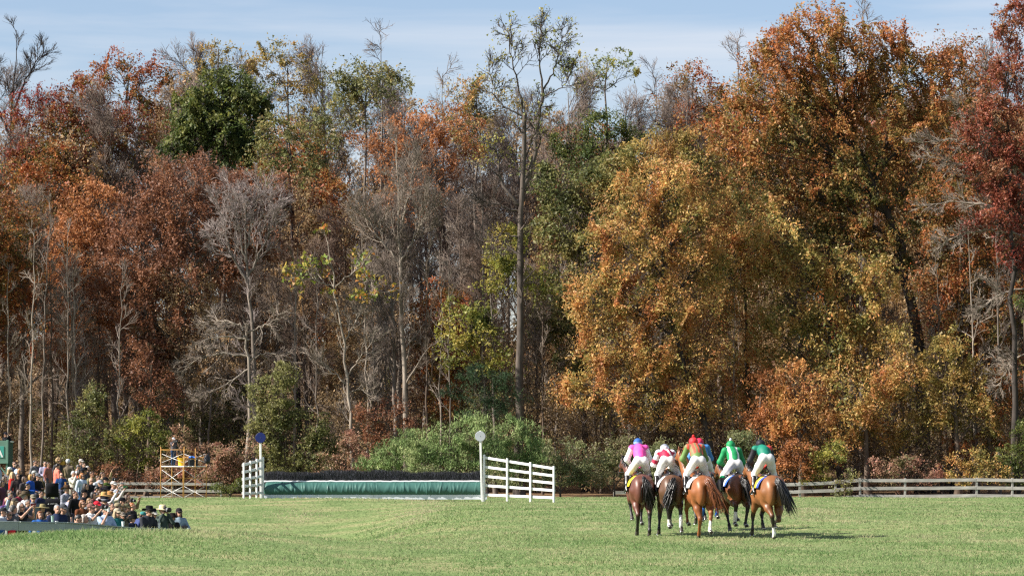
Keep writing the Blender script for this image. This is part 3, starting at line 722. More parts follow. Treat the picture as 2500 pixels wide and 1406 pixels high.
# thin pole trunks, each its own sapling
poles = [(75, 247.5, 560), (100, 250, 500), (128, 256, 640), (165, 249, 560), (188, 253, 640), (285, 248, 640), (240, 260, 600), (20, 251, 640), (48, 258, 600), (330, 258, 700), (510, 256, 640), (900, 256, 560), (940, 262, 520), (1040, 254, 520), (1075, 258, 560), (1100, 252, 600), (1130, 262, 480), (1180, 256, 420), (720, 258, 560), (770, 254, 620), (1325, 252, 640), (1790, 252, 700), (1800, 262, 500), (2300, 253, 600), (2440, 252, 500), (2380, 250, 560)]
where = ['near the left picture edge', 'behind the crowd', 'behind the scaffold', 'left of the obstacle', 'behind the brush obstacle', 'beside the tall forked tree', 'in the middle of the wood', 'behind the riders', 'right of the dark oak trunk']
SP_ = []
for i, (px, d, py) in enumerate(poles):
    g = ground_at(px, d); g[2] -= .15
    rr = np.random.default_rng(500 + i)
    w = 'near the left picture edge' if px < 60 else 'behind the crowd' if px < 340 else 'left of the brush obstacle' if px < 800 else 'behind the brush obstacle' if px < 1200 else 'beside the tall forked tree' if px < 1400 else 'behind the riders' if px < 1900 else 'right of the dark oak trunk'
    lab, grp = 'thin straight grey pole tree at the wood edge, ' + w, 'thin pole trees at the wood edge, ' + w
    ht = P(px, py, d)[2] - g[2]
    if i < 7:
        lean = rr.uniform(-.5, .5)
        o = bare(lab, (0, 0, 0), [([(0, 0, 0), (lean * .3, 0, ht * .5), (lean, rr.uniform(-.3, .3), ht)], rr.uniform(.075, .13), .02)], 500 + i,
                 levels=((13, .3, 1, .8, 2.2), (5, .2, 1, .6, 1.1), (4, .1, 1, .6, .6)), bark=[M_BARK_PALE, M_BARK_GREY, M_BARK_BROWN, M_BARK_GREY][i % 4], twigmat=[M_TWIG_PALE, M_TWIG][i % 2], up=.12, name='sapling_tree', group=grp)
        o.location = g; SP_.append((o, ht))
    else:
        src, h0 = SP_[i % 7]; copy_tree(src, g, rr.uniform(0, 6.28), (ht / h0, ht / h0), lab, grp)

# --- shrubs along the wood edge
def shrub(label, px, D, lobes, pal, seed, dens=95, leaf=.17, **k):
    k.setdefault('name', 'shrub')
    return leafy(label, px, D, lobes, pal, seed, dens=dens, leaf=leaf, trunk_r=.07, subr=k.pop('subr', .55), sub=k.pop('sub', 2.0), cat='shrub', crown_name='foliage', wood_name='stems', twigs=k.pop('twigs', 3), core=.1, **k)
shrub('olive-gold shrub behind the spectators', 230, 247, [(200, 1050, 50, 45), (260, 1060, 50, 45), (215, 1000, 40, 45), (180, 1110, 45, 45), (240, 1120, 50, 45), (230, 960, 30, 30)], OLIVE, 601)
shrub('yellow-green bush left of the scaffold', 330, 246.5, [(320, 1060, 40, 45), (365, 1040, 40, 45), (340, 1110, 45, 45), (385, 1080, 35, 40)], YELGREEN[:3], 602, dens=75)
shrub('brown and green thicket behind the scaffold', 430, 245.5, [(420, 1130, 50, 45), (470, 1120, 45, 45), (440, 1070, 40, 40), (390, 1160, 40, 35), (480, 1175, 40, 30)], PINKISH, 603)
shrub('pinkish-brown shrub between scaffold and blue disc', 560, 240.5, [(540, 1110, 40, 40), (590, 1100, 40, 40), (560, 1160, 45, 35), (510, 1140, 35, 35), (605, 1155, 30, 35)], PINKISH, 604)
shrub('dark low shade shrub at the left post of the obstacle', 560, 237, [(545, 1195, 40, 18), (600, 1190, 35, 22)], DEEPGREEN, 605, dens=80)
shrub('broad green bush with pale leaves above the blue disc', 690, 242.5, [(650, 960, 45, 50), (700, 920, 40, 40), (640, 1030, 45, 45), (700, 1010, 55, 50), (760, 1040, 50, 50), (660, 1090, 50, 45), (730, 1100, 55, 45), (790, 1090, 40, 45), (690, 1150, 60, 40), (770, 1150, 45, 35)], OLIVE[:3] + [(.20, .19, .08)], 606, leaf=.19)
shrub('red-tinged shrub above the brush left of centre', 850, 241.5, [(830, 1130, 50, 35), (880, 1125, 45, 35), (800, 1150, 40, 30), (850, 1080, 40, 35)], PINKISH, 607)
shrub('brown thicket at the foot of the pale bare tree', 940, 246, [(900, 1010, 50, 40), (960, 1000, 50, 45), (1010, 1040, 40, 40), (920, 1060, 50, 40)], RUSSET, 608, dens=60)
for i, (nm, px, d, lb) in enumerate((('tall feathery green broom behind the middle of the brush', 1120, 226, [(1080, 1080, 60, 60), (1150, 1060, 60, 60), (1110, 1130, 70, 50), (1030, 1120, 55, 45), (1190, 1120, 45, 50)]),
                                   ('feathery green broom left of the white disc', 970, 229, [(960, 1110, 55, 45), (1000, 1090, 45, 45), (930, 1140, 45, 35)]),
                                   ('feathery green broom right of the white disc', 1270, 228, [(1230, 1060, 40, 45), (1280, 1070, 45, 50), (1250, 1120, 55, 45), (1310, 1110, 40, 45)]))):
    shrub(nm, px, d, lb, BROOM, 611 + i, dens=170, leaf=.24, aspect=.20, upb=0.0, dirb=(0, 0, 1.6), leafmat=M_NEEDLE, name='broom_bush')
shrub('grey-green privet bush behind the right wing', 1370, 230, [(1340, 1120, 50, 45), (1400, 1110, 45, 45), (1370, 1160, 60, 35), (1430, 1150, 40, 40), (1310, 1165, 40, 30), (1240, 1165, 45, 28)], PRIVET, 615, dens=120, leaf=.15)
shrub('brownish privet bush left of the pink rider', 1500, 231, [(1470, 1110, 45, 45), (1520, 1090, 40, 40), (1500, 1150, 50, 40), (1450, 1160, 40, 30), (1545, 1140, 35, 40)], PRIVET[1:] + [(.15, .10, .06)], 616, dens=95, leaf=.15)
shrub('low green bush under the brush fence line right of centre', 1100, 224, [(1060, 1160, 50, 25), (1130, 1165, 55, 25), (1200, 1165, 40, 28), (1000, 1165, 40, 22)], PRIVET, 617, dens=110, leaf=.15)
shrub('yellow-green bush between the two rightmost riders', 1800, 236, [(1790, 1090, 40, 45), (1830, 1080, 35, 40), (1810, 1140, 45, 45), (1770, 1150, 35, 40), (1850, 1130, 30, 40)], PRIVET[:3] + [(.20, .19, .06)], 618, dens=110, leaf=.16)
shrub('olive bush between the pink rider and the striped rider', 1640, 236, [(1620, 1110, 40, 40), (1670, 1120, 40, 40), (1640, 1160, 50, 35), (1590, 1150, 35, 35), (1710, 1140, 35, 40)], PRIVET, 619, dens=110, leaf=.16)
shrub('rusty bush just right of the rider in the black cap', 1930, 242.6, [(1930, 1100, 40, 40), (1970, 1130, 40, 35), (1910, 1150, 35, 35)], COPPER, 620, dens=90, leaf=.18)
shrub('vine tangle growing over the rail fence beside the horses', 2062, 241.2, [(2055, 1175, 22, 20), (2075, 1165, 20, 20), (2065, 1198, 26, 14)], OLIVE, 621, dens=60, leaf=.17)
shrub('gold-green brambles behind the rail fence', 2010, 243, [(2000, 1130, 40, 35), (2040, 1100, 35, 35), (1990, 1165, 40, 25)], YELGREEN, 622, dens=85, leaf=.18)
shrub('brown brambles behind the long rail', 2200, 243.4, [(2160, 1150, 40, 35), (2220, 1140, 40, 40), (2270, 1160, 40, 30), (2190, 1185, 50, 18)], PINKISH, 623, dens=80, leaf=.17)
shrub('orange-leaved brambles near the right end of the rail', 2360, 243.4, [(2330, 1140, 40, 35), (2390, 1120, 40, 40), (2360, 1170, 45, 25), (2430, 1150, 35, 35)], ORANGE, 624, dens=75, leaf=.18)
shrub('dark green ivy thicket at the right picture edge', 2480, 244, [(2470, 1120, 40, 50), (2500, 1060, 35, 50), (2480, 1170, 40, 25)], DEEPGREEN, 625, dens=70, leaf=.18)
shrub('dead-brown brush behind the left rail', 300, 243.5, [(310, 1170, 40, 25), (360, 1175, 35, 22), (280, 1150, 30, 30)], RUSSET, 626, dens=70, leaf=.16)

# ------------------------------------------------------------------ bodies grown from blended volumes
class Sdf:
    """smooth union of tapered capsules and ellipsoids, meshed with surface nets"""
    def __init__(s, res, k=0.03):
        s.res, s.k, s.pr = res, k, []
    def cap(s, a, b, ra, rb=None, tag=0):
        s.pr.append(('c', np.array(a, float), np.array(b, float), ra, ra if rb is None else rb, tag)); return s
    def chain(s, pts, rs, tag=0):
        for i in range(len(pts) - 1): s.cap(pts[i], pts[i + 1], rs[i], rs[i + 1], tag)
        return s
    def ell(s, c, r, rot=None, tag=0):
        s.pr.append(('e', np.array(c, float), np.array(r, float), None if rot is None else np.array(rot.to_3x3()), None, tag)); return s
    def _bb(s, p):
        if p[0] == 'c':
            m = max(p[3], p[4]); return np.minimum(p[1], p[2]) - m, np.maximum(p[1], p[2]) + m
        m = p[2].max() if p[3] is not None else p[2]
        return p[1] - m, p[1] + m
    def mesh(s):
        h, k = s.res, s.k
        bbs = [s._bb(p) for p in s.pr]
        lo = np.min([b[0] for b in bbs], 0) - 2.5 * h; hi = np.max([b[1] for b in bbs], 0) + 2.5 * h
        n = np.ceil((hi - lo) / h).astype(int) + 1
        G = np.full(n, 1.0); TG = np.zeros(n, np.int16); best = np.full(n, 9.0)
        ax = [lo[i] + np.arange(n[i]) * h for i in range(3)]
        pad = k + 2 * h
        for p, (b0, b1) in zip(s.pr, bbs):
            i0 = np.maximum(((b0 - pad - lo) / h).astype(int), 0); i1 = np.minimum(((b1 + pad - lo) / h).astype(int) + 2, n)
            sl = tuple(slice(i0[i], i1[i]) for i in range(3))
            X = np.stack(np.meshgrid(*[ax[i][sl[i]] for i in range(3)], indexing='ij'), -1)
            if p[0] == 'c':
                ab = p[2] - p[1]; L2 = (ab @ ab) + 1e-12
                t = np.clip(((X - p[1]) @ ab) / L2, 0, 1)
                d = np.linalg.norm(X - p[1] - t[..., None] * ab, axis=-1) - (p[3] + (p[4] - p[3]) * t)
            else:
                q = X - p[1]
                if p[3] is not None: q = q @ p[3]
                k0 = np.linalg.norm(q / p[2], axis=-1); k1 = np.linalg.norm(q / (p[2] ** 2), axis=-1)
                d = k0 * (k0 - 1) / (k1 + 1e-6)
            g = G[sl]
            hh = np.clip(0.5 + 0.5 * (g - d) / k, 0, 1)
            G[sl] = g * (1 - hh) + d * hh - k * hh * (1 - hh)
            bs = best[sl]; w = d < bs
            TG[sl] = np.where(w, p[5], TG[sl]); best[sl] = np.where(w, d, bs)
        return surface_nets(G, lo, h, TG)

def surface_nets(G, lo, h, TG=None):
    n = np.array(G.shape); ins = G < 0
    c = np.zeros(n - 1, int)
    for dx in (0, 1):
        for dy in (0, 1):
            for dz in (0, 1):
                c += ins[dx:n[0] - 1 + dx, dy:n[1] - 1 + dy, dz:n[2] - 1 + dz]
    act = (c > 0) & (c < 8)
    ids = np.full(n - 1, -1); I = np.argwhere(act); ids[act] = np.arange(len(I))
    acc = np.zeros((len(I), 3)); cnt = np.zeros(len(I))
    for a in range(3):
        o = [i for i in range(3) if i != a]
        for u in (0, 1):
            for w in (0, 1):
                off0 = np.zeros(3, int); off0[o[0]] = u; off0[o[1]] = w
                off1 = off0.copy(); off1[a] = 1
                A, B = I + off0, I + off1
                g0 = G[A[:, 0], A[:, 1], A[:, 2]]; g1 = G[B[:, 0], B[:, 1], B[:, 2]]
                m = (g0 < 0) != (g1 < 0)
                t = g0[m] / (g0[m] - g1[m])
                pt = off0[None] + t[:, None] * (off1 - off0)[None]
                acc[m] += pt; cnt[m] += 1
    V = lo + (I + acc / np.maximum(cnt, 1)[:, None]) * h
    quads = []
    for a in range(3):
        o = [(a + 1) % 3, (a + 2) % 3]
        s0 = [slice(0, n[i]) for i in range(3)]; s1 = [slice(0, n[i]) for i in range(3)]
        s0[a] = slice(0, n[a] - 1); s1[a] = slice(1, n[a])
        x = ins[tuple(s0)] != ins[tuple(s1)]
        E = np.argwhere(x)
        E = E[(E[:, o[0]] > 0) & (E[:, o[1]] > 0) & (E[:, o[0]] < n[o[0]] - 1) & (E[:, o[1]] < n[o[1]] - 1)]
        if not len(E): continue
        flip = ins[E[:, 0], E[:, 1], E[:, 2]]
        q = []
        for du, dv in ((-1, -1), (0, -1), (0, 0), (-1, 0)):
            C = E.copy(); C[:, o[0]] += du; C[:, o[1]] += dv
            q.append(ids[C[:, 0], C[:, 1], C[:, 2]])
        q = np.stack(q, 1)
        q[~flip] = q[~flip][:, ::-1]
        quads.append(q)
    Q = np.concatenate(quads); Q = Q[(Q >= 0).all(1)]
    tg = None
    if TG is not None:
        J = np.minimum(I + (acc / np.maximum(cnt, 1)[:, None] > .5), n - 1)
        tg = TG[J[:, 0], J[:, 1], J[:, 2]]
    return V, Q, tg

def box_v(x0, x1, y0, y1, z0, z1):
    v = np.array([(x, y, z) for z in (z0, z1) for y in (y0, y1) for x in (x0, x1)], float)
    q = np.array([(0, 2, 3, 1), (4, 5, 7, 6), (0, 1, 5, 4), (2, 6, 7, 3), (0, 4, 6, 2), (1, 3, 7, 5)])
    return v, q
def box_mesh(name, sx, sy, sz, m, bev=0.01):
    bm = bmesh.new()
    bmesh.ops.create_cube(bm, size=1.0)
    bmesh.ops.scale(bm, vec=(sx, sy, sz), verts=bm.verts)
    if bev: bmesh.ops.bevel(bm, geom=list(bm.edges), offset=bev, segments=1, affect='EDGES', profile=0.5)
    me = bpy.data.meshes.new(name); bm.to_mesh(me); bm.free(); me.materials.append(m); return me
def lathe(prof, k=20):
    """prof: [(r,z)] -> verts, quads (closed by tiny radii at the ends)"""
    a = np.arange(k) * 2 * math.pi / k
    v = np.array([(r * math.cos(t), r * math.sin(t), z) for r, z in prof for t in a])
    q = [(i * k + j, i * k + (j + 1) % k, (i + 1) * k + (j + 1) % k, (i + 1) * k + j) for i in range(len(prof) - 1) for j in range(k)]
    return v, np.array(q)
def tube_mesh(name, pts, r, m, k=8):
    pts = np.asarray(pts, float); R = np.full(len(pts), r) if np.isscalar(r) else np.asarray(r)
    v, q = tubes(pts[None], R[None], k)
    n = len(v); v = np.concatenate([v, pts[:1], pts[-1:]])
    t0 = np.array([(j, n, (j + 1) % k) for j in range(k)]); e = n - k
    t1 = np.array([(e + j, e + (j + 1) % k, n + 1) for j in range(k)])
    return mesh_np(name, v, [q, t0, t1], [m], smooth=True)
def bar(name, a, b, r, m, parent, k=6, off=None):
    a = np.asarray(a, float); b = np.asarray(b, float)
    return obj(name, tube_mesh(name, [a, b], r, m, k), parent)

def link_mat(o, m):
    o.material_slots[0].link = 'OBJECT'; o.material_slots[0].material = m

M_SKIN = mat('skin', attr=True, rough=.55, spec=.4)
M_CLOTH = mat('cloth', attr=True, rough=.85, spec=.15, bump=.25, bscale=14)

_MC = {}
def cmat(rgb, kind='cloth'):
    """plain-coloured cloth, hair or plastic"""
    key = (tuple(round(c, 3) for c in rgb), kind)
    if key not in _MC:
        r = {'cloth': (.9, .12), 'hair': (.5, .4), 'plastic': (.35, .45), 'felt': (.95, .05)}[kind]
        _MC[key] = mat(f'{kind}_{len(_MC)}', (*rgb[:3], 1), r[0], r[1], noise=.18, nscale=9, bump=.25 if kind == 'cloth' else 0, bscale=16)
    return _MC[key]

# ------------------------------------------------------------------ head, hand, hair and hat patterns (head space: origin at head centre, +y face)
def head_template(res):
    s = Sdf(res, 0.022)
    s.ell((0, -.012, .03), (.074, .095, .088)).ell((0, .018, -.045), (.058, .070, .072)).cap((0, .055, -.085), (0, .045, -.06), .026)
    s.cap((0, .083, .005), (0, .104, -.024), .008, .0125)                       # nose
    s.ell((-.076, -.01, -.008), (.011, .022, .032)).ell((.076, -.01, -.008), (.011, .022, .032))
    s.cap((-.045, .083, .022), (.045, .083, .022), .008)                        # brow
    s.cap((-.022, .084, -.058), (.022, .084, -.058), .0095)                     # lips
    s.cap((0, -.01, -.06), (0, -.025, -.16), .05, .056)                          # neck
    v, q, t = s.mesh()
    eye = np.minimum(np.linalg.norm(v - np.array((-.031, .082, .006)), axis=1), np.linalg.norm(v - np.array((.031, .082, .006)), axis=1))
    mask = np.zeros(len(v), int)
    mask[eye < .016] = 1
    mask[(np.abs(v[:, 2] + .058) < .012) & (np.abs(v[:, 0]) < .026) & (v[:, 1] > .07)] = 2
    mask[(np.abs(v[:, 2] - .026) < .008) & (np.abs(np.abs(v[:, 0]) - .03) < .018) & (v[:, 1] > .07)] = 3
    return v, q, mask
HEAD, HEAD_LO = head_template(.0145), head_template(.021)
def hand_template(res):
    """relaxed curled right hand: wrist at origin, fingers along +y, palm to -z, thumb to -x"""
    s = Sdf(res, 0.008)
    s.cap((0, -.02, 0), (0, .02, 0), .026, .03).ell((0, .05, 0), (.040, .048, .016))
    for i, (x, l) in enumerate(((-.030, .072), (-.010, .082), (.011, .076), (.030, .060))):
        a = (x, .085, 0); b = (x * 1.1, .085 + l * .5, -.012); c = (x * 1.05, .085 + l * .72, -.04)
        s.chain([a, b, c], [.0095, .009, .0075])
    s.chain([(-.028, .025, -.005), (-.058, .055, -.02), (-.056, .085, -.034)], [.013, .011, .009])
    v, q, t = s.mesh(); return v, q
HAND, HAND_LO = hand_template(.013), hand_template(.019)

def tmpl(name, s, m=None):
    v, q, t = s.mesh(); return mesh_np(name, v, [q], [m or cmat((.1, .1, .1))], smooth=True)
def _hair(kind):
    s = Sdf(0.012, .02)
    s.ell((0, -.029, .050), (.083, .092, .084))
    if kind == 'short':
        s.ell((0, -.066, .0), (.078, .056, .070))
    elif kind == 'bob':
        s.ell((0, -.058, -.02), (.094, .068, .105)); s.cap((-.084, -.005, .03), (-.084, -.01, -.08), .022, .026); s.cap((.084, -.005, .03), (.084, -.01, -.08), .022, .026)
        s.cap((-.04, .052, .085), (.04, .052, .085), .020)
    elif kind == 'long':
        s.ell((0, -.058, -.03), (.092, .068, .12)); s.chain([(-.083, -.01, .02), (-.09, -.015, -.12), (-.085, .01, -.26)], [.022, .030, .018]); s.chain([(.083, -.01, .02), (.09, -.015, -.12), (.085, .01, -.26)], [.022, .030, .018])
        s.chain([(0, -.08, .0), (0, -.10, -.15), (0, -.10, -.30)], [.06, .075, .04])
    elif kind == 'curly':
        r = np.random.default_rng(3)
        for u in unit(r.normal(size=(46, 3))):
            if u[1] > .55 and u[2] < .45: continue
            if u[2] < -.75: continue
            s.ell(np.array((0, -.03, .03)) + u * (.10, .11, .11), (.04, .04, .04))
    # clear the face
    v, q, t = s.mesh()
    return mesh_np('hair_' + kind, v, [q], [cmat((.1, .1, .1), 'hair')], smooth=True)
HAIR = {k: _hair(k) for k in ('short', 'bob', 'long', 'curly')}
def _hat(kind):
    if kind == 'fedora':
        v, q = lathe([(.001, .02), (.20, .024), (.203, .03), (.19, .034), (.108, .036), (.104, .06), (.098, .135), (.075, .152), (.03, .138), (.001, .134)], 24)
        v[:, 1] *= 1.12; v[:, 2] += .035 - .9 * v[:, 1] ** 2 * (np.abs(v[:, 2] - .027) < .012) + 1.1 * v[:, 0] ** 2 * (np.hypot(v[:, 0], v[:, 1]) > .15)
    elif kind == 'wide':
        v, q = lathe([(.001, .02), (.245, .018), (.248, .024), (.235, .030), (.108, .036), (.106, .06), (.10, .12), (.07, .145), (.001, .148)], 24)
        v[:, 1] *= 1.05; v[:, 2] += .03 - .5 * v[:, 1] ** 2 * (np.hypot(v[:, 0], v[:, 1]) > .15)
    elif kind == 'bucket':
        v, q = lathe([(.001, .0), (.165, -.02), (.168, -.012), (.115, .045), (.108, .06), (.098, .115), (.07, .13), (.001, .132)], 22)
        v[:, 1] *= 1.08; v[:, 2] += .03
    elif kind == 'cap':
        v, q = lathe([(.001, .03), (.094, .03), (.097, .045), (.092, .085), (.072, .118), (.035, .134), (.001, .137)], 20)
        v[:, 1] = v[:, 1] * 1.14 - .005
        th = np.linspace(-1.25, 1.25, 11)
        o = np.stack([np.sin(th) * .088, np.cos(th) * .10 + .0, np.full(11, .048)], 1)
        e = np.stack([np.sin(th) * .094, np.cos(th) * .075 + .105, .040 - .16 * np.sin(th) ** 2 * .2 - .012 * np.cos(th)], 1)
        vv = np.concatenate([o, e, o - (0, 0, .008), e - (0, 0, .008)]); n = len(v)
        qq = []
        for i in range(10):
            qq += [(i, i + 1, 12 + i, 11 + i), (22 + i, 33 + i, 34 + i, 23 + i), (11 + i, 12 + i, 34 + i, 33 + i)]
        v = np.concatenate([v, vv]); q = np.concatenate([q, np.array(qq) + n]); v[:, 2] += .012
    return mesh_np('hat_' + kind, v, [q], [cmat((.1, .1, .1), 'felt')], smooth=True)
HATS = {k: _hat(k) for k in ('fedora', 'wide', 'bucket', 'cap')}
def _glasses():
    parts = []
    for sx in (-1, 1):
        v, q = lathe([(.001, -.004), (.026, -.004), (.026, .004), (.001, .004)], 12)
        v = np.stack([v[:, 0] * 1.1 + sx * .032, .092 + v[:, 2] - .004 * np.abs(v[:, 0]), v[:, 1] * .8 + .006], 1); parts.append((v, [q], 0, None))
        v, q = box_v(sx * .062 - .003, sx * .062 + .003 + .014 * sx, -.01, .092, .008, .015); parts.append((v, [q], 0, None))
    v, q = box_v(-.012, .012, .092, .097, .009, .015); parts.append((v, [q], 0, None))
    v, ps, mi, cs = merge(parts)
    return mesh_np('sunglasses', v, ps, [mat('dark_lens', (.012, .012, .014, 1), .15, .5)], smooth=False)
GLASSES = _glasses()

SKINS = [(.40, .225, .155), (.36, .19, .125), (.43, .255, .18), (.32, .165, .105)]
def body_colors(mask, skin):
    sk = np.array(skin); c = np.tile(sk, (len(mask), 1))
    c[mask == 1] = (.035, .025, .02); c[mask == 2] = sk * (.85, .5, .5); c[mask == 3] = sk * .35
    return c

ARMS = {  # per arm, right-side values (x mirrored): elbow, wrist, hand forward, palm normal hint
    'down': ((.27, -.03, 1.13), (.27, .06, .88)),
    'cup': ((.25, -.01, 1.13), (.14, .24, 1.20)),
    'hold': ((.25, .0, 1.12), (.12, .28, 1.08)),
    'lean': ((.26, .16, 1.14), (.10, .40, 1.10)),
    'face': ((.24, .20, 1.27), (.07, .19, 1.55)),
    'photo': ((.25, .22, 1.33), (.09, .38, 1.58)),
    'high': ((.26, .20, 1.45), (.14, .34, 1.75)),
    'pocket': ((.30, -.08, 1.14), (.22, .06, .95)),
    'fold': ((.26, .05, 1.14), (.02, .20, 1.17)),
}
def make_person(label, head_world, yaw, shirt, trousers=(.06, .06, .08), skin=0, hair=('short', (.06, .04, .025)), hat=None, glasses=False, arms=('down', 'down'), sleeve='long',
                lean=0.0, gz=None, res=.022, tilt=0.0, turn=0.0, vest=None, build=1.0, group='spectators on the bank', name='person', seated=False, pattern=None, dress=False):
    """yaw 0 faces the camera, positive turns towards picture right. The head centre lands on head_world."""
    hw = np.array(head_world, float)
    gz = tz(hw[0], hw[1]) if gz is None else gz
    hh = hw[2] - gz                                         # head centre above the ground
    root_h = 1.62
    sc = np.clip(hh / root_h, .86, 1.12)
    if seated: sc = .98
    drop = hh / sc - root_h if seated else 0.0               # seated people sink by this much
    skinc = SKINS[skin % 4] if isinstance(skin, int) else skin
    # lean of the trunk about the hips
    hipz = .94 + drop
    cl, sl = math.cos(lean), math.sin(lean)
    def T(p):                                                # upper body point in upright pose -> leaned
        p = np.array(p, float) + (0, 0, drop)
        y, z = p[1], p[2] - hipz
        return np.array((p[0], y * cl + z * sl, hipz - y * sl + z * cl))
    bw = build
    neck, headc = T((0, -.01, 1.47)), T((0, .02, 1.62))
    sh = {s_: T((s_ * .185 * bw, -.01, 1.405)) for s_ in (-1, 1)}
    el, wr = {}, {}
    for s_, a in ((-1, arms[0]), (1, arms[1])):
        e, w = ARMS[a]; el[s_] = T((s_ * e[0], e[1], e[2])); wr[s_] = T((s_ * w[0], w[1], w[2]))
    hip = {s_: np.array((s_ * .095 * bw, 0, hipz - .03)) for s_ in (-1, 1)}
    if seated:
        kn = {s_: np.array((s_ * .13, .42, max(hipz - .02, .3))) for s_ in (-1, 1)}
        an = {s_: np.array((s_ * .13, .46, .09)) for s_ in (-1, 1)}
    else:
        kn = {s_: np.array((s_ * .105, .03, .50)) for s_ in (-1, 1)}
        an = {s_: np.array((s_ * .11, -.01, .09)) for s_ in (-1, 1)}
    toe = {s_: an[s_] + (s_ * .03, .15, -.05) for s_ in (-1, 1)}
    b = Sdf(res * 1.7, .03)
    b.chain([T((0, 0, 1.0)), T((0, .005, 1.2)), T((0, -.01, 1.36))], [.125 * bw, .12 * bw, .12 * bw]).chain([T((0, -.01, 1.38)), neck, headc], [.075, .055, .05])
    for s_ in (-1, 1):
        b.chain([sh[s_], el[s_], wr[s_]], [.052, .042, .031]); b.chain([hip[s_], kn[s_], an[s_]], [.085, .058, .045]); b.cap(an[s_] + (0, -.04, -.04), toe[s_], .042, .036)
    v, q, t = b.mesh()
    parts = [(v, [q], 0, np.tile(np.array(skinc), (len(v), 1)))]
    shoe = (v[:, 2] < .11); parts[0][3][shoe] = (.04, .03, .025)
    # head: turn towards what is watched, tilt down with the trunk
    Rh = np.array((Matrix.Rotation(-turn, 3, 'Z') @ Matrix.Rotation(-(lean * .35 + tilt), 3, 'X')))
    hv, hq, hm = HEAD if res < .025 else HEAD_LO
    HN = HAND if res < .025 else HAND_LO
    parts.append((hv @ Rh.T + headc, [hq], 0, body_colors(hm, skinc)))
    for s_ in (-1, 1):
        d = unit(wr[s_] - el[s_]); upv = np.array((0, 0, 1.0)) if abs(d[2]) < .8 else np.array((0, -1.0, 0)) * (1 if d[2] > 0 else -1)
        x = unit(np.cross(d, upv)); z = np.cross(x, d)
        Rm = np.stack([x, d, z], 1); vv = HN[0] * (s_, 1, 1) @ Rm.T + wr[s_]
        hq2 = HN[1] if s_ == 1 else HN[1][:, ::-1]
        parts.append((vv, [hq2], 0, np.tile(np.array(skinc), (len(vv), 1))))
    rz = math.pi + yaw                                        # local +y -> camera
    root = thing(name, label, 'person', (0, 0, 0), rz, group)
    root.scale = (sc, sc, sc)
    c, s_n = math.cos(rz), math.sin(rz)
    hx, hy = (headc[0] * c - headc[1] * s_n) * sc, (headc[0] * s_n + headc[1] * c) * sc
    root.location = (hw[0] - hx, hw[1] - hy, hw[2] - headc[2] * sc)
    v, ps, mi, cs = merge(parts)
    obj('body', mesh_np('body', v, ps, [M_SKIN], mi, cs, smooth=True), root)
    # clothes
    j = Sdf(res * 1.2, .035)
    j.chain([T((0, 0, .90 if not dress else .80)), T((0, .005, 1.12)), T((0, .0, 1.3)), T((0, -.01, 1.40))], [.160 * bw, .152 * bw, .150 * bw, .115 * bw])
    j.cap(T((-.10 * bw, -.005, 1.33)), T((.10 * bw, -.005, 1.33)), .115).cap(T((-.16 * bw, -.01, 1.395)), T((.16 * bw, -.01, 1.395)), .07)
    j.cap(T((0, -.03, 1.42)), T((0, -.03, 1.44)), .078, .070)
    for s_ in (-1, 1):
        if sleeve == 'long': j.chain([sh[s_], el[s_], el[s_] * .12 + wr[s_] * .88], [.072, .058, .046])
        elif sleeve == 'short': j.cap(sh[s_], sh[s_] * .3 + el[s_] * .7, .073, .066)
        else: j.cap(sh[s_], sh[s_] * .7 + el[s_] * .3, .068, .06)
    if dress:
        j.cap(T((0, 0, .9)), np.array((0, .0, .55 + drop)), .17, .22)
    v, q, t = j.mesh()
    shirt = np.array(shirt, float) * .78
    col = np.tile(shirt, (len(v), 1))
    if vest is not None:
        m_ = (np.abs(v[:, 0]) < .20 * bw); col[m_] = vest
    if pattern is not None:
        f = (np.sin(v[:, 0] * 70) * np.sin(v[:, 2] * 70) > .1) if pattern[0] == 'check' else (np.sin(v[:, 2] * 60) > .2)
        col[f] = pattern[1]
    obj('dress' if dress else 'jacket' if vest is None and sleeve == 'long' else 'shirt', mesh_np('shirt', v, [q], [M_CLOTH], None, col, smooth=True), root)
    t_ = Sdf(res * 1.6, .04)
    t_.cap((-.06, 0, hipz - .0), (.06, 0, hipz - .0), .125 * bw)
    for s_ in (-1, 1):
        t_.chain([hip[s_], kn[s_], an[s_] + (0, 0, .0)], [.105 * bw, .078, .062])
    v, q, tt = t_.mesh()
    obj('trousers', mesh_np('trousers', v, [q], [cmat(trousers)], smooth=True), root)
    def on_head(nm, me, m=None, extra=None):
        o = obj(nm, me, root); o.location = headc
        R4 = Matrix.Rotation(-turn, 4, 'Z') @ Matrix.Rotation(-(lean * .35 + tilt), 4, 'X')
        o.rotation_euler = R4.to_euler()
        if m is not None: link_mat(o, m)
        return o
    if hair is not None:
        o = on_head('hair', HAIR[hair[0]], cmat(tuple(c_ * .62 for c_ in hair[1]), 'hair'))
        if hat: o.scale = (.97, .97, .90)
    if hat is not None:
        h_ = on_head('hat', HATS[hat[0]], cmat(tuple(c_ * .8 for c_ in hat[1]), 'felt'))
        if hat[0] == 'fedora' and len(hat) > 2:
            v, q = lathe([(.1085, .0), (.1075, .028), (.1055, .028), (.1065, .0)], 24); v[:, 1] *= 1.12; v[:, 2] += .074
            obj('hat_band', mesh_np('hat_band', v, [q], [cmat(hat[2], 'felt')], smooth=True), h_)
    if glasses: on_head('sunglasses', GLASSES)
    root['_headc'] = tuple(headc)
    W = Matrix.Translation(root.location) @ Matrix.Rotation(rz, 4, 'Z') @ Matrix.Scale(sc, 4)
    root_hands = {s_: np.array(W @ Vector(wr[s_] + unit(wr[s_] - el[s_]) * .09)) for s_ in (-1, 1)}
    del root['_headc']
    return root, root_hands, W

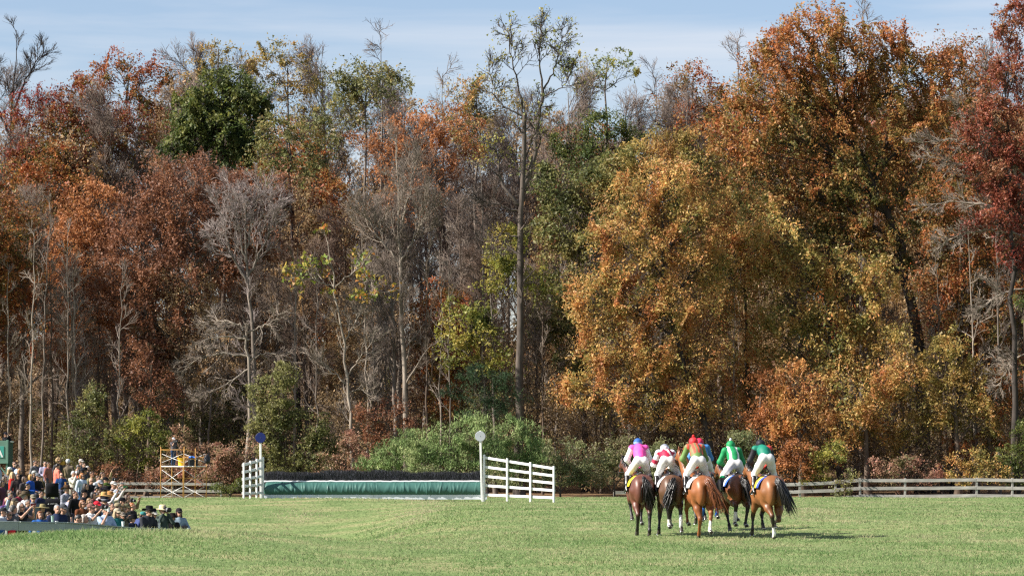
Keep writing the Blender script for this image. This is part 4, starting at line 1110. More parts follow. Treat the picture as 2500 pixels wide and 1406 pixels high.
# ------------------------------------------------------------------ horses and riders
M_COAT = mat('horse_coat', attr=True, rough=.44, spec=.38, noise=.2, nscale=4, bump=.55, bscale=3.2)
M_SILK = mat('silk', attr=True, rough=.6, spec=.25, bump=.7, bscale=6)
M_BREECH = mat('breeches', (.68, .67, .66, 1), .85, .15, noise=.06, nscale=4, bump=.5, bscale=5)
M_BLACKLEATHER = mat('black_leather', (.012, .011, .011, 1), .3, .5)
M_STEEL = mat('steel', (.55, .55, .56, 1), .3, .5, metal=.9)
M_WHITEWRAP = mat('white_wrap', (.78, .77, .75, 1), .8, .2)
M_BLUEWRAP = mat('blue_wrap', (.02, .11, .42, 1), .7, .2)

def ik(a, c, l1, l2, bend):
    """joint between a and c; bend = direction the joint points to"""
    a, c = np.array(a, float), np.array(c, float)
    d = c - a; L = np.linalg.norm(d); u = d / L
    L = min(L, (l1 + l2) * .995)
    x = (l1 * l1 - l2 * l2 + L * L) / (2 * L); h = math.sqrt(max(l1 * l1 - x * x, 0))
    b = np.array(bend, float); b = unit(b - (b @ u) * u)
    return a + u * x + b * h, a + u * L

def arc_pad(y0, y1, a0, a1, r, zc, n=10, m=5, wave=0.0):
    v = []
    for i in range(m + 1):
        y = y0 + (y1 - y0) * i / m
        for j in range(n + 1):
            a = math.radians(a0 + (a1 - a0) * j / n)
            v.append((math.sin(a) * r * .95, y, zc + math.cos(a) * r * 1.06 + wave * math.sin(i * 2.1)))
    v = np.array(v); q = np.array([(i * (n + 1) + j, i * (n + 1) + j + 1, (i + 1) * (n + 1) + j + 1, (i + 1) * (n + 1) + j) for i in range(m) for j in range(n)])
    return v, q

def make_horse(label, px, D, heading, coat, points, hind, fore, neck=(0, 0, 0), tailc=(.01, .009, .009), tail_to=(.22, -.25, -.55), socks={}, wraps={}, pad=None, seed=0, gz=None):
    """hind / fore: {side: (hoof x, y, z, pastern direction (y,z))}, side -1 left"""
    R = Matrix.Rotation(heading, 3, 'Z')
    rump = Vector((0, -.62, 0)); rump_w = R @ rump
    gx = P(px, 1200, D)[0]
    loc = np.array((gx - rump_w.x, D - rump_w.y, 0.0)); loc[2] = tz(gx, D) if gz is None else gz
    root = thing('racehorse', label, 'horse', tuple(loc), heading, 'galloping racehorses')
    coat = np.array(coat); points = np.array(points)
    s = Sdf(.025, .038)
    s.ell((0, .08, 1.12), (.285, .74, .345)).ell((0, .52, 1.12), (.235, .30, .36)).ell((0, -.32, 1.24), (.255, .36, .29))
    s.ell((0, -.52, 1.35), (.225, .36, .225)).ell((-.125, -.56, 1.20), (.185, .33, .34)).ell((.125, -.56, 1.20), (.185, .33, .34))
    s.ell((-.115, -.76, 1.10), (.135, .16, .28)).ell((.115, -.76, 1.10), (.135, .16, .28))
    s.cap((0, .20, 1.44), (0, .50, 1.50), .12, .10).cap((0, -.4, 1.42), (0, .25, 1.40), .15, .13)
    n0, n1, n2 = np.array((0, .60, 1.30)), np.array((neck[0] * .4, .95 + neck[1] * .4, 1.56 + neck[2] * .4)), np.array((neck[0], 1.20 + neck[1], 1.78 + neck[2]))
    s.chain([n0, n1, n2], [.23, .165, .115])
    hd = unit(np.array((neck[0] * .6, .75, -.62))); m1 = n2 + hd * .34; m2 = n2 + hd * .55
    s.chain([n2, n2 + hd * .16, m1, m2], [.115, .108, .075, .062])
    for sx in (-1, 1): s.cap(n2 + (sx * .05, -.03, .09), n2 + (sx * .075, -.01, .21), .034, .010)
    tags = []
    boots, shoes = [], []
    for sx in (-1, 1):
        hx, hy, hz, (py_, pz_) = hind[sx]
        hoof = np.array((hx, hy, hz)); pd = unit(np.array((0, py_, pz_)))
        fet = hoof - pd * .13
        st = np.array((sx * .165, -.44, .92))
        hk, fet = ik(st, fet, .49, .43, (0, -1, .1)); hoof = fet + pd * .13
        s.cap((sx * .155, -.60, 1.14), st, .20, .135)
        s.chain([st, st * .55 + hk * .45, hk + (0, .01, .04)], [.125, .105, .058]); s.chain([hk, hk + unit(fet - hk) * .1, fet], [.056, .043, .036]); s.cap(hk + (0, -.03, .04), hk, .028, .045)
        s.cap(fet, fet + pd * .08, .043, .036); s.cap(fet + pd * .09, hoof, .044, .056, tag=2)
        tags.append((hk, fet, 'h', sx)); shoes.append((hoof + pd * .052, pd))
        hx, hy, hz, (py_, pz_) = fore[sx]
        hoof = np.array((hx, hy, hz)); pd = unit(np.array((0, py_, pz_)))
        fet = hoof - pd * .12
        e = np.array((sx * .15, .46, .95))
        kn, fet = ik(e, fet, .43, .34, (0, 1, .2)); hoof = fet + pd * .12
        s.cap((sx * .14, .52, 1.12), e, .15, .11)
        s.chain([e, e * .5 + kn * .5, kn], [.10, .078, .05]); s.chain([kn, kn + unit(fet - kn) * .08, fet], [.05, .036, .034])
        s.cap(fet, fet + pd * .08, .04, .034); s.cap(fet + pd * .08, hoof, .042, .054, tag=2)
        tags.append((kn, fet, 'f', sx)); shoes.append((hoof + pd * .05, pd))
    v, q, tg = s.mesh()
    for _ in range(1):                                     # one light relax
        pass
    n = len(v)
    c = np.tile(coat, (n, 1)) * (1 + .10 * noise3(v, .35, seed)[:, None])
    # dark points below hock and knee
    for jt, fet, kind, sx in tags:
        d = unit(fet - jt); t = (v - jt) @ d; near = np.linalg.norm(v - jt - np.clip(t, 0, .7)[:, None] * d, axis=1)
        w = smoothstep(-.14, .04, t) * (near < .13)
        c = c * (1 - w[:, None]) + points * w[:, None]
        if (kind, sx) in socks:
            L = np.linalg.norm(fet - jt); w = (t > L * socks[(kind, sx)]) & (near < .1); c[w] = (.78, .75, .70)
    inner = np.exp(-(v[:, 0] / .05) ** 2) * (v[:, 1] < -.55) * (v[:, 2] > .8) * (v[:, 2] < 1.4); c = c * (1 - .55 * inner[:, None])  # shade of the groove between the buttocks painted into the coat
    c[tg == 2] = (.05, .042, .038)
    muz = np.linalg.norm(v - m2, axis=1); w = smoothstep(.22, .08, muz)[:, None]; c = c * (1 - w) + np.array((.02, .016, .014)) * w
    obj('body', mesh_np('body', v, [q], [M_COAT], None, c, smooth=True), root)
    for jt, fet, kind, sx in tags:
        if (kind, sx) in wraps:
            m_ = M_BLUEWRAP if wraps[(kind, sx)] == 'blue' else M_WHITEWRAP
            a, b = jt + (fet - jt) * .30, jt + (fet - jt) * 1.06
            obj('leg_wrap', tube_mesh('leg_wrap', [a, (a + b) / 2, b], [.047, .046, .052], m_, 10), root)
    for p, pd in shoes:
        th = np.linspace(-2.5, 2.5, 15); x = np.array((1.0, 0, 0)); z = np.cross(x, pd)
        ring = p + np.outer(np.sin(th), x) * .048 + np.outer(np.cos(th), z) * .050 * (-1 if pd[1] < 0 else 1)
        obj('horseshoe', tube_mesh('horseshoe', ring, .010, M_STEEL, 5), root)
    # tail: many strands fanning out from the dock
    rng = np.random.default_rng(900 + seed)
    dock = np.array((0, -.86, 1.44)); k = 190
    tt = np.array(tail_to)
    st = dock + rng.normal(size=(k, 3)) * (.022, .018, .03)
    fan = rng.normal(size=(k, 3)) * np.array((.055, .055, .04)); ln = rng.uniform(.65, 1.08, k)[:, None]
    p1 = st + np.array((tt[0] * .18, -.19, -.05)) + fan * .3
    p2 = st + (tt * np.array((.62, .9, .5)) + np.array((0, -.10, 0))) * ln + fan * .9
    p3 = st + (tt + np.array((0, -.04, 0))) * ln * 1.15 + fan * np.array((1.15, 1.2, 1.2))
    tq = np.linspace(0, 1, 8)[None, :, None]
    SP = (1 - tq) ** 3 * st[:, None] + 3 * tq * (1 - tq) ** 2 * p1[:, None] + 3 * tq ** 2 * (1 - tq) * p2[:, None] + tq ** 3 * p3[:, None]
    ph = rng.uniform(0, 6.28, (k, 1)); lk = rng.integers(0, 9, k)[:, None] * .7
    SP[:, :, 0] += .035 * np.sin(np.linspace(0, 5.5, 8)[None] + lk) * np.linspace(0, 1, 8)[None] + .01 * np.sin(np.linspace(0, 9, 8)[None] + ph) * np.linspace(0, 1, 8)[None]
    SP[:, :, 1] += .025 * np.cos(np.linspace(0, 5.0, 8)[None] + lk) * np.linspace(0, 1, 8)[None]
    SP[:, 1:] += rng.normal(size=(k, 7, 3)) * .005
    v, q = tubes(SP, np.array([.016, .017, .016, .014, .012, .010, .007, .003])[None] * rng.uniform(.7, 1.2, (k, 1)), 4)
    obj('tail', mesh_np('tail', v, [q], [mat(f'tail_hair_{seed}', (*tailc, 1), .38, .5, noise=.3, nscale=12)], smooth=True), root)
    # mane
    k = 90; t = rng.uniform(0, 1, k)[:, None]
    a = np.where(t < .5, n0 + (0, .02, .2) + (n1 - n0) * t * 2, n1 + (0, -.02, .15) + (n2 - n1) * (t - .5) * 2)
    b = a + np.array((-.10, -.08, -.10)) + rng.normal(size=(k, 3)) * .03
    SP = np.stack([a, (a + b) / 2 + (-.02, -.02, .05), b], 1); v, q = tubes(SP, np.tile([.016, .014, .004], (k, 1)), 4)
    obj('mane', mesh_np('mane', v, [q], [mat(f'tail_hair_{seed}')], smooth=True), root)
    # bridle
    parts = []
    for d0, r in ((.17, .118), (.40, .078)):
        cen = n2 + hd * d0; x = unit(np.cross(hd, (0, 0, 1.0))); z = np.cross(x, hd); th = np.linspace(0, 6.283, 17)
        pts = cen + np.outer(np.cos(th), x) * r + np.outer(np.sin(th), z) * r
        v, q = tubes(pts[None], np.full((1, 17), .012), 5); parts.append((v, [q], 0, None))
    for sx in (-1, 1):
        x = unit(np.cross(hd, (0, 0, 1.0)))
        pts = np.array([n2 + sx * x * .11 + (0, 0, .06), n2 + hd * .22 + sx * x * .105, n2 + hd * .42 + sx * x * .075]); v, q = tubes(pts[None], np.full((1, 3), .011), 5); parts.append((v, [q], 0, None))
        pts = np.array([n2 + hd * .42 + sx * x * .08, n1 + (sx * .17, .0, .02), (sx * .10, .72, 1.66)]); v, q = tubes(pts[None], np.full((1, 3), .009), 5); parts.append((v, [q], 0, None))
    v, ps, mi, cs = merge(parts); obj('bridle', mesh_np('bridle', v, ps, [M_BLACKLEATHER], mi), root)
    # saddle, cloth, girth
    if pad is not None:
        v, q = arc_pad(-.30, .30, -78, 78, .335, 1.18)
        col = np.tile(np.array(pad[0]), (len(v), 1)); e = (v[:, 1] < -.16) if len(pad) > 1 else np.zeros(len(v), bool); col[e] = pad[-1]
        o = obj('saddle_cloth', mesh_np('saddle_cloth', v, [q], [M_SILK], None, col, smooth=True), root)
        mo = o.modifiers.new('thick', 'SOLIDIFY'); mo.thickness = .018; mo.offset = 1
    s2 = Sdf(.02, .03); s2.ell((0, .02, 1.56), (.15, .24, .045)); s2.cap((0, -.16, 1.585), (0, -.22, 1.60), .045); s2.cap((-.2, .12, 1.50), (-.27, .14, 1.32), .05, .04).cap((.2, .12, 1.50), (.27, .14, 1.32), .05, .04)
    v, q, t = s2.mesh(); obj('saddle', mesh_np('saddle', v, [q], [M_BLACKLEATHER], smooth=True), root)
    for sx in (-1, 1):
        st_ = obj('stirrup', tube_mesh('stirrup', [(sx * .31, .12, 1.17), (sx * .36, .12, 1.09), (sx * .29, .12, 1.075), (sx * .27, .12, 1.10), (sx * .30, .12, 1.17), (sx * .29, .12, 1.32)], .010, M_STEEL, 5), root)
    return root, loc, heading

def make_jockey(label, horse, silks, cap, up=0.0, fwd=0.0, spread=1.0, side=0.0, head_turn=0.0, pom=None, bootcuff=None, hunch=0.0, capband=None):
    root_h, loc, heading = horse
    root = thing('person', label, 'person', tuple(loc), heading, 'jockeys in racing silks')
    up = up - .10
    U = np.array((side, fwd, up))
    hip = {s: np.array((s * .075, -.02, 1.98)) + U for s in (-1, 1)}
    kn = {s: np.array((s * .26 * spread, .25, 1.60 + up * .4)) for s in (-1, 1)}
    calf = {s: np.array((s * .30 * spread, .16, 1.46 + up * .2)) for s in (-1, 1)}
    ank = {s: np.array((s * .325, .04, 1.19)) for s in (-1, 1)}
    toe = {s: np.array((s * .345, .20, 1.115)) for s in (-1, 1)}
    pel, sp1, chest = np.array((0, .0, 2.0)) + U, np.array((0, .16, 2.17 - hunch * .3)) + U, np.array((0, .33, 2.30 - hunch)) + U
    headc = np.array((0, .50, 2.43 - hunch * 1.2)) + U
    sh = {s: chest + (s * .175, .02, .02) for s in (-1, 1)}
    el = {s: chest + (s * .30, .08, -.27) for s in (-1, 1)}
    wr = {s: np.array((s * .085, .74, 1.74)) for s in (-1, 1)}
    sk = (.47, .27, .19)
    b = Sdf(.034, .03)
    b.chain([pel, sp1, chest], [.12, .11, .11]).chain([chest, headc - (0, .06, .10), headc], [.075, .055, .05])
    for s in (-1, 1):
        b.chain([sh[s], el[s], wr[s]], [.05, .042, .03]); b.chain([hip[s], kn[s], calf[s], ank[s], toe[s]], [.08, .055, .05, .038, .032])
    v, q, t = b.mesh(); parts = [(v, [q], 0, np.tile(np.array(sk), (len(v), 1)))]
    Rh = np.array(Matrix.Rotation(head_turn, 3, 'Z') @ Matrix.Rotation(.1, 3, 'X'))
    parts.append((HEAD[0] @ Rh.T + headc, [HEAD[1]], 0, body_colors(HEAD[2], sk)))
    for s in (-1, 1):
        d = unit(wr[s] - el[s]); x = unit(np.cross(d, (0, 0, 1.0))); z = np.cross(x, d)
        parts.append((HAND[0] * (s, 1, 1) @ np.stack([x, d, z], 1).T + wr[s], [HAND[1] if s == 1 else HAND[1][:, ::-1]], 0, np.tile(np.array(sk), (len(HAND[0]), 1))))
    v, ps, mi, cs = merge(parts); obj('body', mesh_np('body', v, ps, [M_SKIN], mi, cs, smooth=True), root)
    j = Sdf(.019, .045)
    j.chain([pel + (0, .05, .05), sp1, chest], [.150, .158, .135]).cap(sh[-1], sh[1], .085).cap(chest + (0, .05, .04), chest + (0, .09, .07), .08)
    for s in (-1, 1): j.chain([sh[s], el[s], el[s] * .1 + wr[s] * .9], [.082, .072, .045], tag=1 if s < 0 else 2)
    v, q, tg = j.mesh()
    ax = unit(chest - pel); al = (v - pel) @ ax / np.linalg.norm(chest - pel); lat = v[:, 0] - side
    arm = np.maximum(np.linalg.norm(v - sh[-1] - np.clip(((v - sh[-1]) @ (el[-1] - sh[-1])) / .14, 0, 1)[:, None] * (el[-1] - sh[-1]), axis=1) < 0, tg > 0) & (np.abs(lat) > .165)
    dn = np.where(lat < 0, np.linalg.norm(v - sh[-1], axis=1), np.linalg.norm(v - sh[1], axis=1))
    col = np.array([silks(l, a, bool(r), d) for l, a, r, d in zip(lat, al, arm, dn)], float)
    obj('silks', mesh_np('silks', v, [q], [M_SILK], None, col, smooth=True), root)
    t_ = Sdf(.022, .05)
    t_.cap(hip[-1] + (.01, .02, .03), hip[1] + (-.01, .02, .03), .112).cap(pel + (0, .06, .06), pel + (0, .02, 0), .125)
    for s in (-1, 1): t_.chain([hip[s] + (s * .01, -.01, -.01), hip[s] * .5 + kn[s] * .5, kn[s], calf[s]], [.120, .100, .074, .060])
    v, q, t = t_.mesh(); obj('breeches', mesh_np('breeches', v, [q], [M_BREECH], smooth=True), root)
    for s in (-1, 1):
        bt = Sdf(.020, .02); bt.chain([calf[s] + (0, .01, .05), calf[s] * .5 + ank[s] * .5, ank[s], toe[s]], [.064, .060, .046, .040]).cap(ank[s] + (0, -.05, -.04), ank[s], .036)
        v, q, t = bt.mesh(); bo = obj('boot', mesh_np('boot', v, [q], [M_BLACKLEATHER], smooth=True), root)
        if bootcuff is not None:
            obj('boot_cuff', tube_mesh('boot_cuff', [calf[s] + (0, .02, .08), calf[s] + (0, .01, .03)], .072, cmat(bootcuff), 12), bo)
    hp = Sdf(.014, .02); hp.ell((0, -.01, .04), (.115, .135, .115)).cap((0, .12, .03), (0, .16, .01), .05, .02).ell((0, -.03, -.01), (.108, .11, .07))
    v, q, t = hp.mesh(); v = v @ Rh.T + headc
    colh = np.tile(np.array(cap), (len(v), 1))
    if capband is not None:
        z = (v - headc)[:, 2]; colh[(z > capband[1]) & (z < capband[2])] = capband[0]
    he = obj('helmet', mesh_np('helmet', v, [q], [M_SILK], None, colh, smooth=True), root)
    if pom is not None:
        pp = Sdf(.012, .01); r_ = np.random.default_rng(2)
        for u in unit(r_.normal(size=(14, 3))): pp.ell(headc + (0, -.01, .175) + u * .022, (.02, .02, .02))
        v, q, t = pp.mesh(); obj('pompom', mesh_np('pompom', v, [q], [cmat(pom)], smooth=True), he)
    # whip in the right hand
    obj('whip', tube_mesh('whip', [wr[1] + (.02, .05, .05), wr[1] + (.08, -.25, -.05), wr[1] + (.10, -.45, -.12)], [.009, .007, .004], M_BLACKLEATHER, 5), root)
    return root

DN, FLX, FL2 = (.45, -.9), (-.9, -.25), (-.55, -.8)
BLACK = (.012, .010, .010)
H1 = make_horse('dark reddish bay racehorse under the pink rider, leftmost', 1570, 84.0, math.radians(6), (.10, .034, .021), BLACK,
                {-1: (-.13, -.42, .05, DN), 1: (.13, -.80, .02, DN)}, {-1: (-.10, .70, .42, FL2), 1: (.12, .40, .30, FLX)}, neck=(-.22, -.05, .10), tail_to=(.16, .02, -.62), pad=((.70, .52, .03), (.75, .55, .03)), seed=1)
H2 = make_horse('dark brown racehorse with tail swept left, second from left', 1642, 83.2, math.radians(5), (.085, .040, .020), (.016, .012, .011),
                {-1: (-.12, -.98, .26, FLX), 1: (.17, -1.02, .16, FL2)}, {-1: (-.22, .40, .08, DN), 1: (.10, .42, .28, FLX)}, neck=(-.05, 0, -.05), tail_to=(-.18, -.06, -.62), socks={('h', -1): .62}, wraps={('h', 1): 'white'}, pad=((.75, .75, .78),), seed=2)
H3 = make_horse('bright chestnut racehorse in the middle of the group', 1720, 82.0, math.radians(10), (.225, .078, .025), (.21, .07, .023),
                {-1: (-.08, -.30, .02, DN), 1: (.06, -1.05, .17, FLX)}, {-1: (-.12, .62, .34, FLX), 1: (.14, .45, .36, FL2)}, neck=(-.20, -.10, .32), tailc=(.15, .05, .02), tail_to=(.27, -.06, -.66), socks={('h', 1): .45}, pad=((.72, .72, .72),), seed=3)
H4 = make_horse('bay racehorse with streaming black tail, second from right', 1808, 83.2, math.radians(8), (.16, .056, .021), (.014, .011, .010),
                {-1: (-.20, -.96, .30, FLX), 1: (.06, -1.02, .28, FLX)}, {-1: (-.06, .44, .16, FL2), 1: (.20, .72, .40, FLX)}, neck=(-.15, 0, -.05), tail_to=(.24, -.14, -.58), wraps={('h', -1): 'white'}, pad=((.70, .72, .78), (.02, .10, .50)), seed=4)
H5 = make_horse('golden bay racehorse, rightmost and nearest of the group', 1890, 81.0, math.radians(12), (.185, .072, .024), (.016, .012, .010),
                {-1: (-.02, -.62, .02, DN), 1: (.12, -.26, .30, FL2)}, {-1: (-.20, .66, .12, DN), 1: (.02, .40, .26, FL2)}, neck=(-.12, 0, -.05), tail_to=(.27, -.10, -.66), socks={('h', -1): .62}, pad=((.75, .55, .04), (.03, .07, .35)), seed=5)
H6 = make_horse('dark bay racehorse with blue leg wraps half hidden behind the chestnut', 1731, 87.5, math.radians(9), (.085, .038, .02), BLACK,
                {-1: (-.20, -.70, .28, FL2), 1: (.15, -1.0, .36, FLX)}, {-1: (-.12, .5, .2, DN), 1: (.16, .6, .3, FL2)}, tail_to=(.05, .0, -.6), wraps={('h', -1): 'blue', ('h', 1): 'blue'}, seed=6)

W_ = (.80, .79, .78)
def silk_pink(l, a, arm, d): return (.82, .80, .76) if arm else (.80, .085, .36)
def silk_maroon(l, a, arm, d):
    if arm: return (.36, .012, .045) if .20 < d < .30 else W_
    return W_ if abs(l + (a - .5) * .22) < .035 or (a > .9 and abs(l) > .1) else (.40, .012, .05)
def silk_stripe(l, a, arm, d):
    if arm: return (.115, .20, .055)
    return ((.60, .075, .045) if math.sin(l * 58) > 0 else (.19, .16, .075)) if a > .25 else (.115, .20, .055)
def silk_green(l, a, arm, d): return W_ if (.075 < abs(l) < .125 and not arm) else (.012, .22, .075)
def silk_dark(l, a, arm, d): return (.010, .010, .014) if arm else (.55, .05, .04) if (l > .10 and a > .8) else (.008, .16, .105)
def silk_blue(l, a, arm, d): return (.05, .19, .42)
make_jockey('jockey in bright pink jacket with white sleeves and blue cap', H1, silk_pink, (.03, .10, .33), up=.02, side=.03, capband=((.22, .33, .55), .01, .05))
make_jockey('jockey in maroon and white silks with white cap, bent low', H2, silk_maroon, (.74, .74, .76), up=.04, side=-.05, hunch=.14, capband=((.25, .27, .33), .10, .20))
make_jockey('jockey in green with red-striped back and scarlet cap', H3, silk_stripe, (.62, .03, .035), up=.05, side=-.02, pom=(.6, .03, .03))
make_jockey('jockey in emerald green with two white braces and green cap', H4, silk_green, (.012, .22, .075), up=-.06, side=-.02, pom=(.75, .75, .75), bootcuff=(.01, .25, .10), capband=(W_, -.03, .0))
make_jockey('jockey in dark green with black sleeves and black cap', H5, silk_dark, (.012, .012, .018), up=.10, side=-.02, spread=.95, hunch=.10, pom=(.01, .01, .012))
make_jockey('jockey in blue jacket and crimson cap hidden behind the striped rider', H6, silk_blue, (.50, .02, .06), up=-.02, side=-.02)

# ------------------------------------------------------------------ brush obstacle
M_VINYL = mat('green_vinyl', (.042, .118, .100, 1), .5, .35, noise=.12, nscale=1.2, bump=.10, bscale=5)
M_WHITE = mat('white_paint', (.72, .72, .70, 1), .6, .3, noise=.10, nscale=3.5)
M_WHITE2 = mat('white_vinyl', (.74, .75, .76, 1), .45, .4, noise=.08, nscale=2.0)
M_WEATHER = mat('weathered_board', (.33, .315, .29, 1), .9, .1, noise=.35, nscale=3.5, bump=.4, bscale=12, stretch=(.25, 1, 1))
M_RAILPAINT = mat('grey_green_paint', (.30, .345, .325, 1), .8, .15, noise=.15, nscale=2.5, stretch=(.4, 1, 1))
M_BRISTLE = mat('black_bristle', attr=True, rough=.5, spec=.35)
def build_obstacle():
    D = 163.6
    gl, gr = ground_at(645, D), ground_at(1182, D)
    x0, x1 = gl[0], gr[0]; zb = (gl[2] + gr[2]) / 2 + .08
    root = thing('brush_obstacle', 'long steeplechase fence with black brush above a green padded roll', 'obstacle', ((x0 + x1) / 2, D, zb))
    L = x1 - x0; rng = np.random.default_rng(77)
    # padded roll, swept profile with gathers and creases
    prof = np.array([(-.42, .17), (-.52, .24), (-.575, .34), (-.585, .45), (-.56, .56), (-.50, .66), (-.41, .74), (-.30, .80), (-.16, .835), (.05, .84)])
    nx = 420; xs = np.linspace(-L / 2, L / 2, nx)
    tt = np.linspace(0, 1, len(prof))
    V = np.zeros((nx, len(prof), 3))
    wr = np.zeros((nx, len(prof)))
    for _ in range(150):                                     # slanting creases running down from the seam
        c, sl, am, wd = rng.uniform(-L / 2, L / 2), rng.normal() * .35, rng.uniform(.006, .022), rng.uniform(.022, .05)
        lo, hi = rng.uniform(0, .35), rng.uniform(.5, 1)
        d = xs[:, None] - c - sl * (tt[None] - .3)
        wr += am * np.exp(-(d / wd) ** 2) * ((tt > lo) & (tt < hi))[None]
    puff = 1 - .35 * np.clip((np.abs(xs) - (L / 2 - .22)) / .22, 0, 1) ** 2
    cy, cz = -.2, .5
    for j, (y, z) in enumerate(prof):
        k = puff + wr[:, j] * 2.9
        V[:, j] = np.stack([xs, cy + (y - cy) * k, cz + (z - cz) * k], 1)
    n = len(prof); i = np.arange(nx - 1)[:, None] * n + np.arange(n - 1)[None]
    q = np.stack([i, i + n, i + n + 1, i + 1], -1).reshape(-1, 4)
    v = V.reshape(-1, 3); m = len(v); v = np.concatenate([v, [(-L / 2 - .10, -.25, .5), (L / 2 + .10, -.25, .5)]])
    caps = [(j + 1, j, m) for j in range(n - 1)] + [((nx - 1) * n + j, (nx - 1) * n + j + 1, m + 1) for j in range(n - 1)]
    obj('padded_roll', mesh_np('padded_roll', v, [q, np.array(caps)], [M_VINYL], smooth=True), root)
    pts = np.stack([xs[::6], np.full(70, -.16) + rng.normal(size=70) * .004, np.full(70, .865) + rng.normal(size=70) * .006], 1)
    obj('white_piping', tube_mesh('white_piping', pts, .042, M_WHITE2, 7), root)
    for sgn in (-1, 1):
        a = np.linspace(0, 1, 9); e = np.stack([np.full(9, sgn * (L / 2 + .01)), np.interp(a, tt, prof[:, 0]) * .95, np.interp(a, tt, prof[:, 1])], 1)
        obj('end_piping', tube_mesh('end_piping', e, .035, M_WHITE2, 6), root)
    # base boards, butted end to end
    nb = 4
    for k in range(nb):
        w = (L + .3) / nb; me = box_mesh('base_board', w - .012, .05, .24, mat('base_board', (.62, .65, .70, 1), .6, .3, noise=.12, nscale=1.5), .008)
        o = obj('base_board', me, root); o.location = (-(L + .3) / 2 + w * (k + .5), -.47, .09)
    o = obj('back_frame', box_mesh('back_frame', L - .1, .10, .75, M_BRISTLE if False else mat('dark_frame', (.02, .022, .025, 1), .8, .2), .01), root); o.location = (0, .18, .40)
    # brush: fine black bristles, far too many to count
    nb = 30000
    x = rng.uniform(-L / 2, L / 2, nb); y = rng.uniform(-.10, .38, nb); 
    top = 1.40 + .035 * np.sin(x * 2.3) + .03 * np.sin(x * 5.1 + 1) + .05 * np.sin(x * .8 + 2) + rng.normal(size=nb) * .02
    z0 = .78 + rng.random(nb) * (top - .92); ln = rng.uniform(.08, .22, nb); z1 = np.minimum(z0 + ln, top)
    a = rng.uniform(0, 6.28, nb); le = rng.uniform(.02, .14, nb); w = rng.uniform(.006, .014, nb)
    v = np.empty((nb, 3, 3)); v[:, 0] = np.stack([x - w, y, z0], 1); v[:, 1] = np.stack([x + w, y, z0], 1); v[:, 2] = np.stack([x + np.cos(a) * le, y + np.sin(a) * le, z1], 1)
    c = np.array((.021, .021, .025)) * rng.uniform(.4, 2.4, (nb, 1)); pale_bristle = rng.random(nb) < .05; c[pale_bristle] = (.09, .095, .12)  # a random few bristles are paler
    o = obj('brush', mesh_np('brush', v.reshape(-1, 3), [np.arange(3 * nb).reshape(-1, 3)], [M_BRISTLE], None, np.repeat(c, 3, 0)), root); o['kind'] = 'stuff'
    o = obj('brush_core', box_mesh('brush_core', L - .04, .26, .48, mat('brush_core', (.008, .009, .013, 1), .9, .1), .02), root); o.location = (0, .14, 1.01)
build_obstacle()

def build_wing(label, a_px, a_top, D_a, b_px, b_top, D_b, n, ext, lowgap):
    """a = end by the obstacle, b = outer end"""
    a, b = ground_at(a_px, D_a), ground_at(b_px, D_b)
    za, zb = P(a_px, a_top, D_a)[2], P(b_px, b_top, D_b)[2]
    root = thing('wing_fence', label, 'fence', tuple((a + b) / 2))
    org = (a + b) / 2; d = (b - a); d[2] = 0; L = np.linalg.norm(d); u = d / L; ang = math.atan2(u[1], u[0])
    nr = np.array((-u[1], u[0], 0)); nr = nr if nr[1] < 0 else -nr       # towards the camera
    posts = []
    for i in range(n):
        t = i / (n - 1); p = a + d * t; zt = za + (zb - za) * t; g = tz(p[0], p[1]) - .08
        o = obj('post', box_mesh('post', .088, .088, zt - g, M_WHITE, .012), root); o.location = np.array((p[0], p[1], (zt + g) / 2)) - org; o.rotation_euler = (0, 0, ang); posts.append((p, zt))
    for k in range(5):
        for i in range(n - 1):
            (p, z1), (q_, z2) = posts[i], posts[i + 1]
            g1, g2 = tz(p[0], p[1]), tz(q_[0], q_[1])
            f = .05 + k * .195
            h1, h2 = z1 - f * (z1 - g1) * 1.0 - .04, z2 - f * (z2 - g2) - .04
            s_, e_ = np.array((p[0], p[1], h1)), np.array((q_[0], q_[1], h2))
            if i == n - 2: e_ = e_ + (e_ - s_) * ext
            dd = e_ - s_; ln = np.linalg.norm(dd)
            o = obj('rail', box_mesh('rail', ln - .004, .034, .125, M_WHITE, .008), root)
            c = (s_ + e_) / 2 - nr * .064
            o.location = c - org; o.rotation_euler = (0, -math.asin(dd[2] / ln), ang)
build_wing('white five-rail wing fence seen edge-on left of the obstacle', 642, 1115, 163.0, 595, 1129, 160.0, 4, .05, 0)
build_wing('white five-rail wing fence flaring out right of the obstacle', 1182, 1109, 163.0, 1352, 1137, 161.0, 4, .03, 0)

def marker(label, px, py, D, r, col, foot_px, pole_top):
    g = ground_at(foot_px, D); g[2] -= .1
    t = P(px, pole_top, D); root = thing('marker_post', label, 'marker', tuple(g))
    d = t - g; ln = np.linalg.norm(d)
    o = obj('pole', box_mesh('pole', .10, .10, ln, M_WHITE, .012), root); o.location = d / 2; o.rotation_euler = (0, math.asin(d[0] / ln), 0)
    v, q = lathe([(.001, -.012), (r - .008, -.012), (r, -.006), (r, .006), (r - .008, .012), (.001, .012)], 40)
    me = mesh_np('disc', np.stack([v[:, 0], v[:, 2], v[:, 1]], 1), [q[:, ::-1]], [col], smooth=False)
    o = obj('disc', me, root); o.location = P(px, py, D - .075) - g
    v, q = lathe([(.001, -.012), (.014, -.012), (.018, -.004), (.018, .004), (.001, .004)], 10)
    b = obj('bolt', mesh_np('bolt', np.stack([v[:, 0], v[:, 2], v[:, 1]], 1), [q[:, ::-1]], [mat('bolt_steel', (.12, .12, .13, 1), .4, .5, metal=.6)]), o); b.location = (0, -.010, 0)
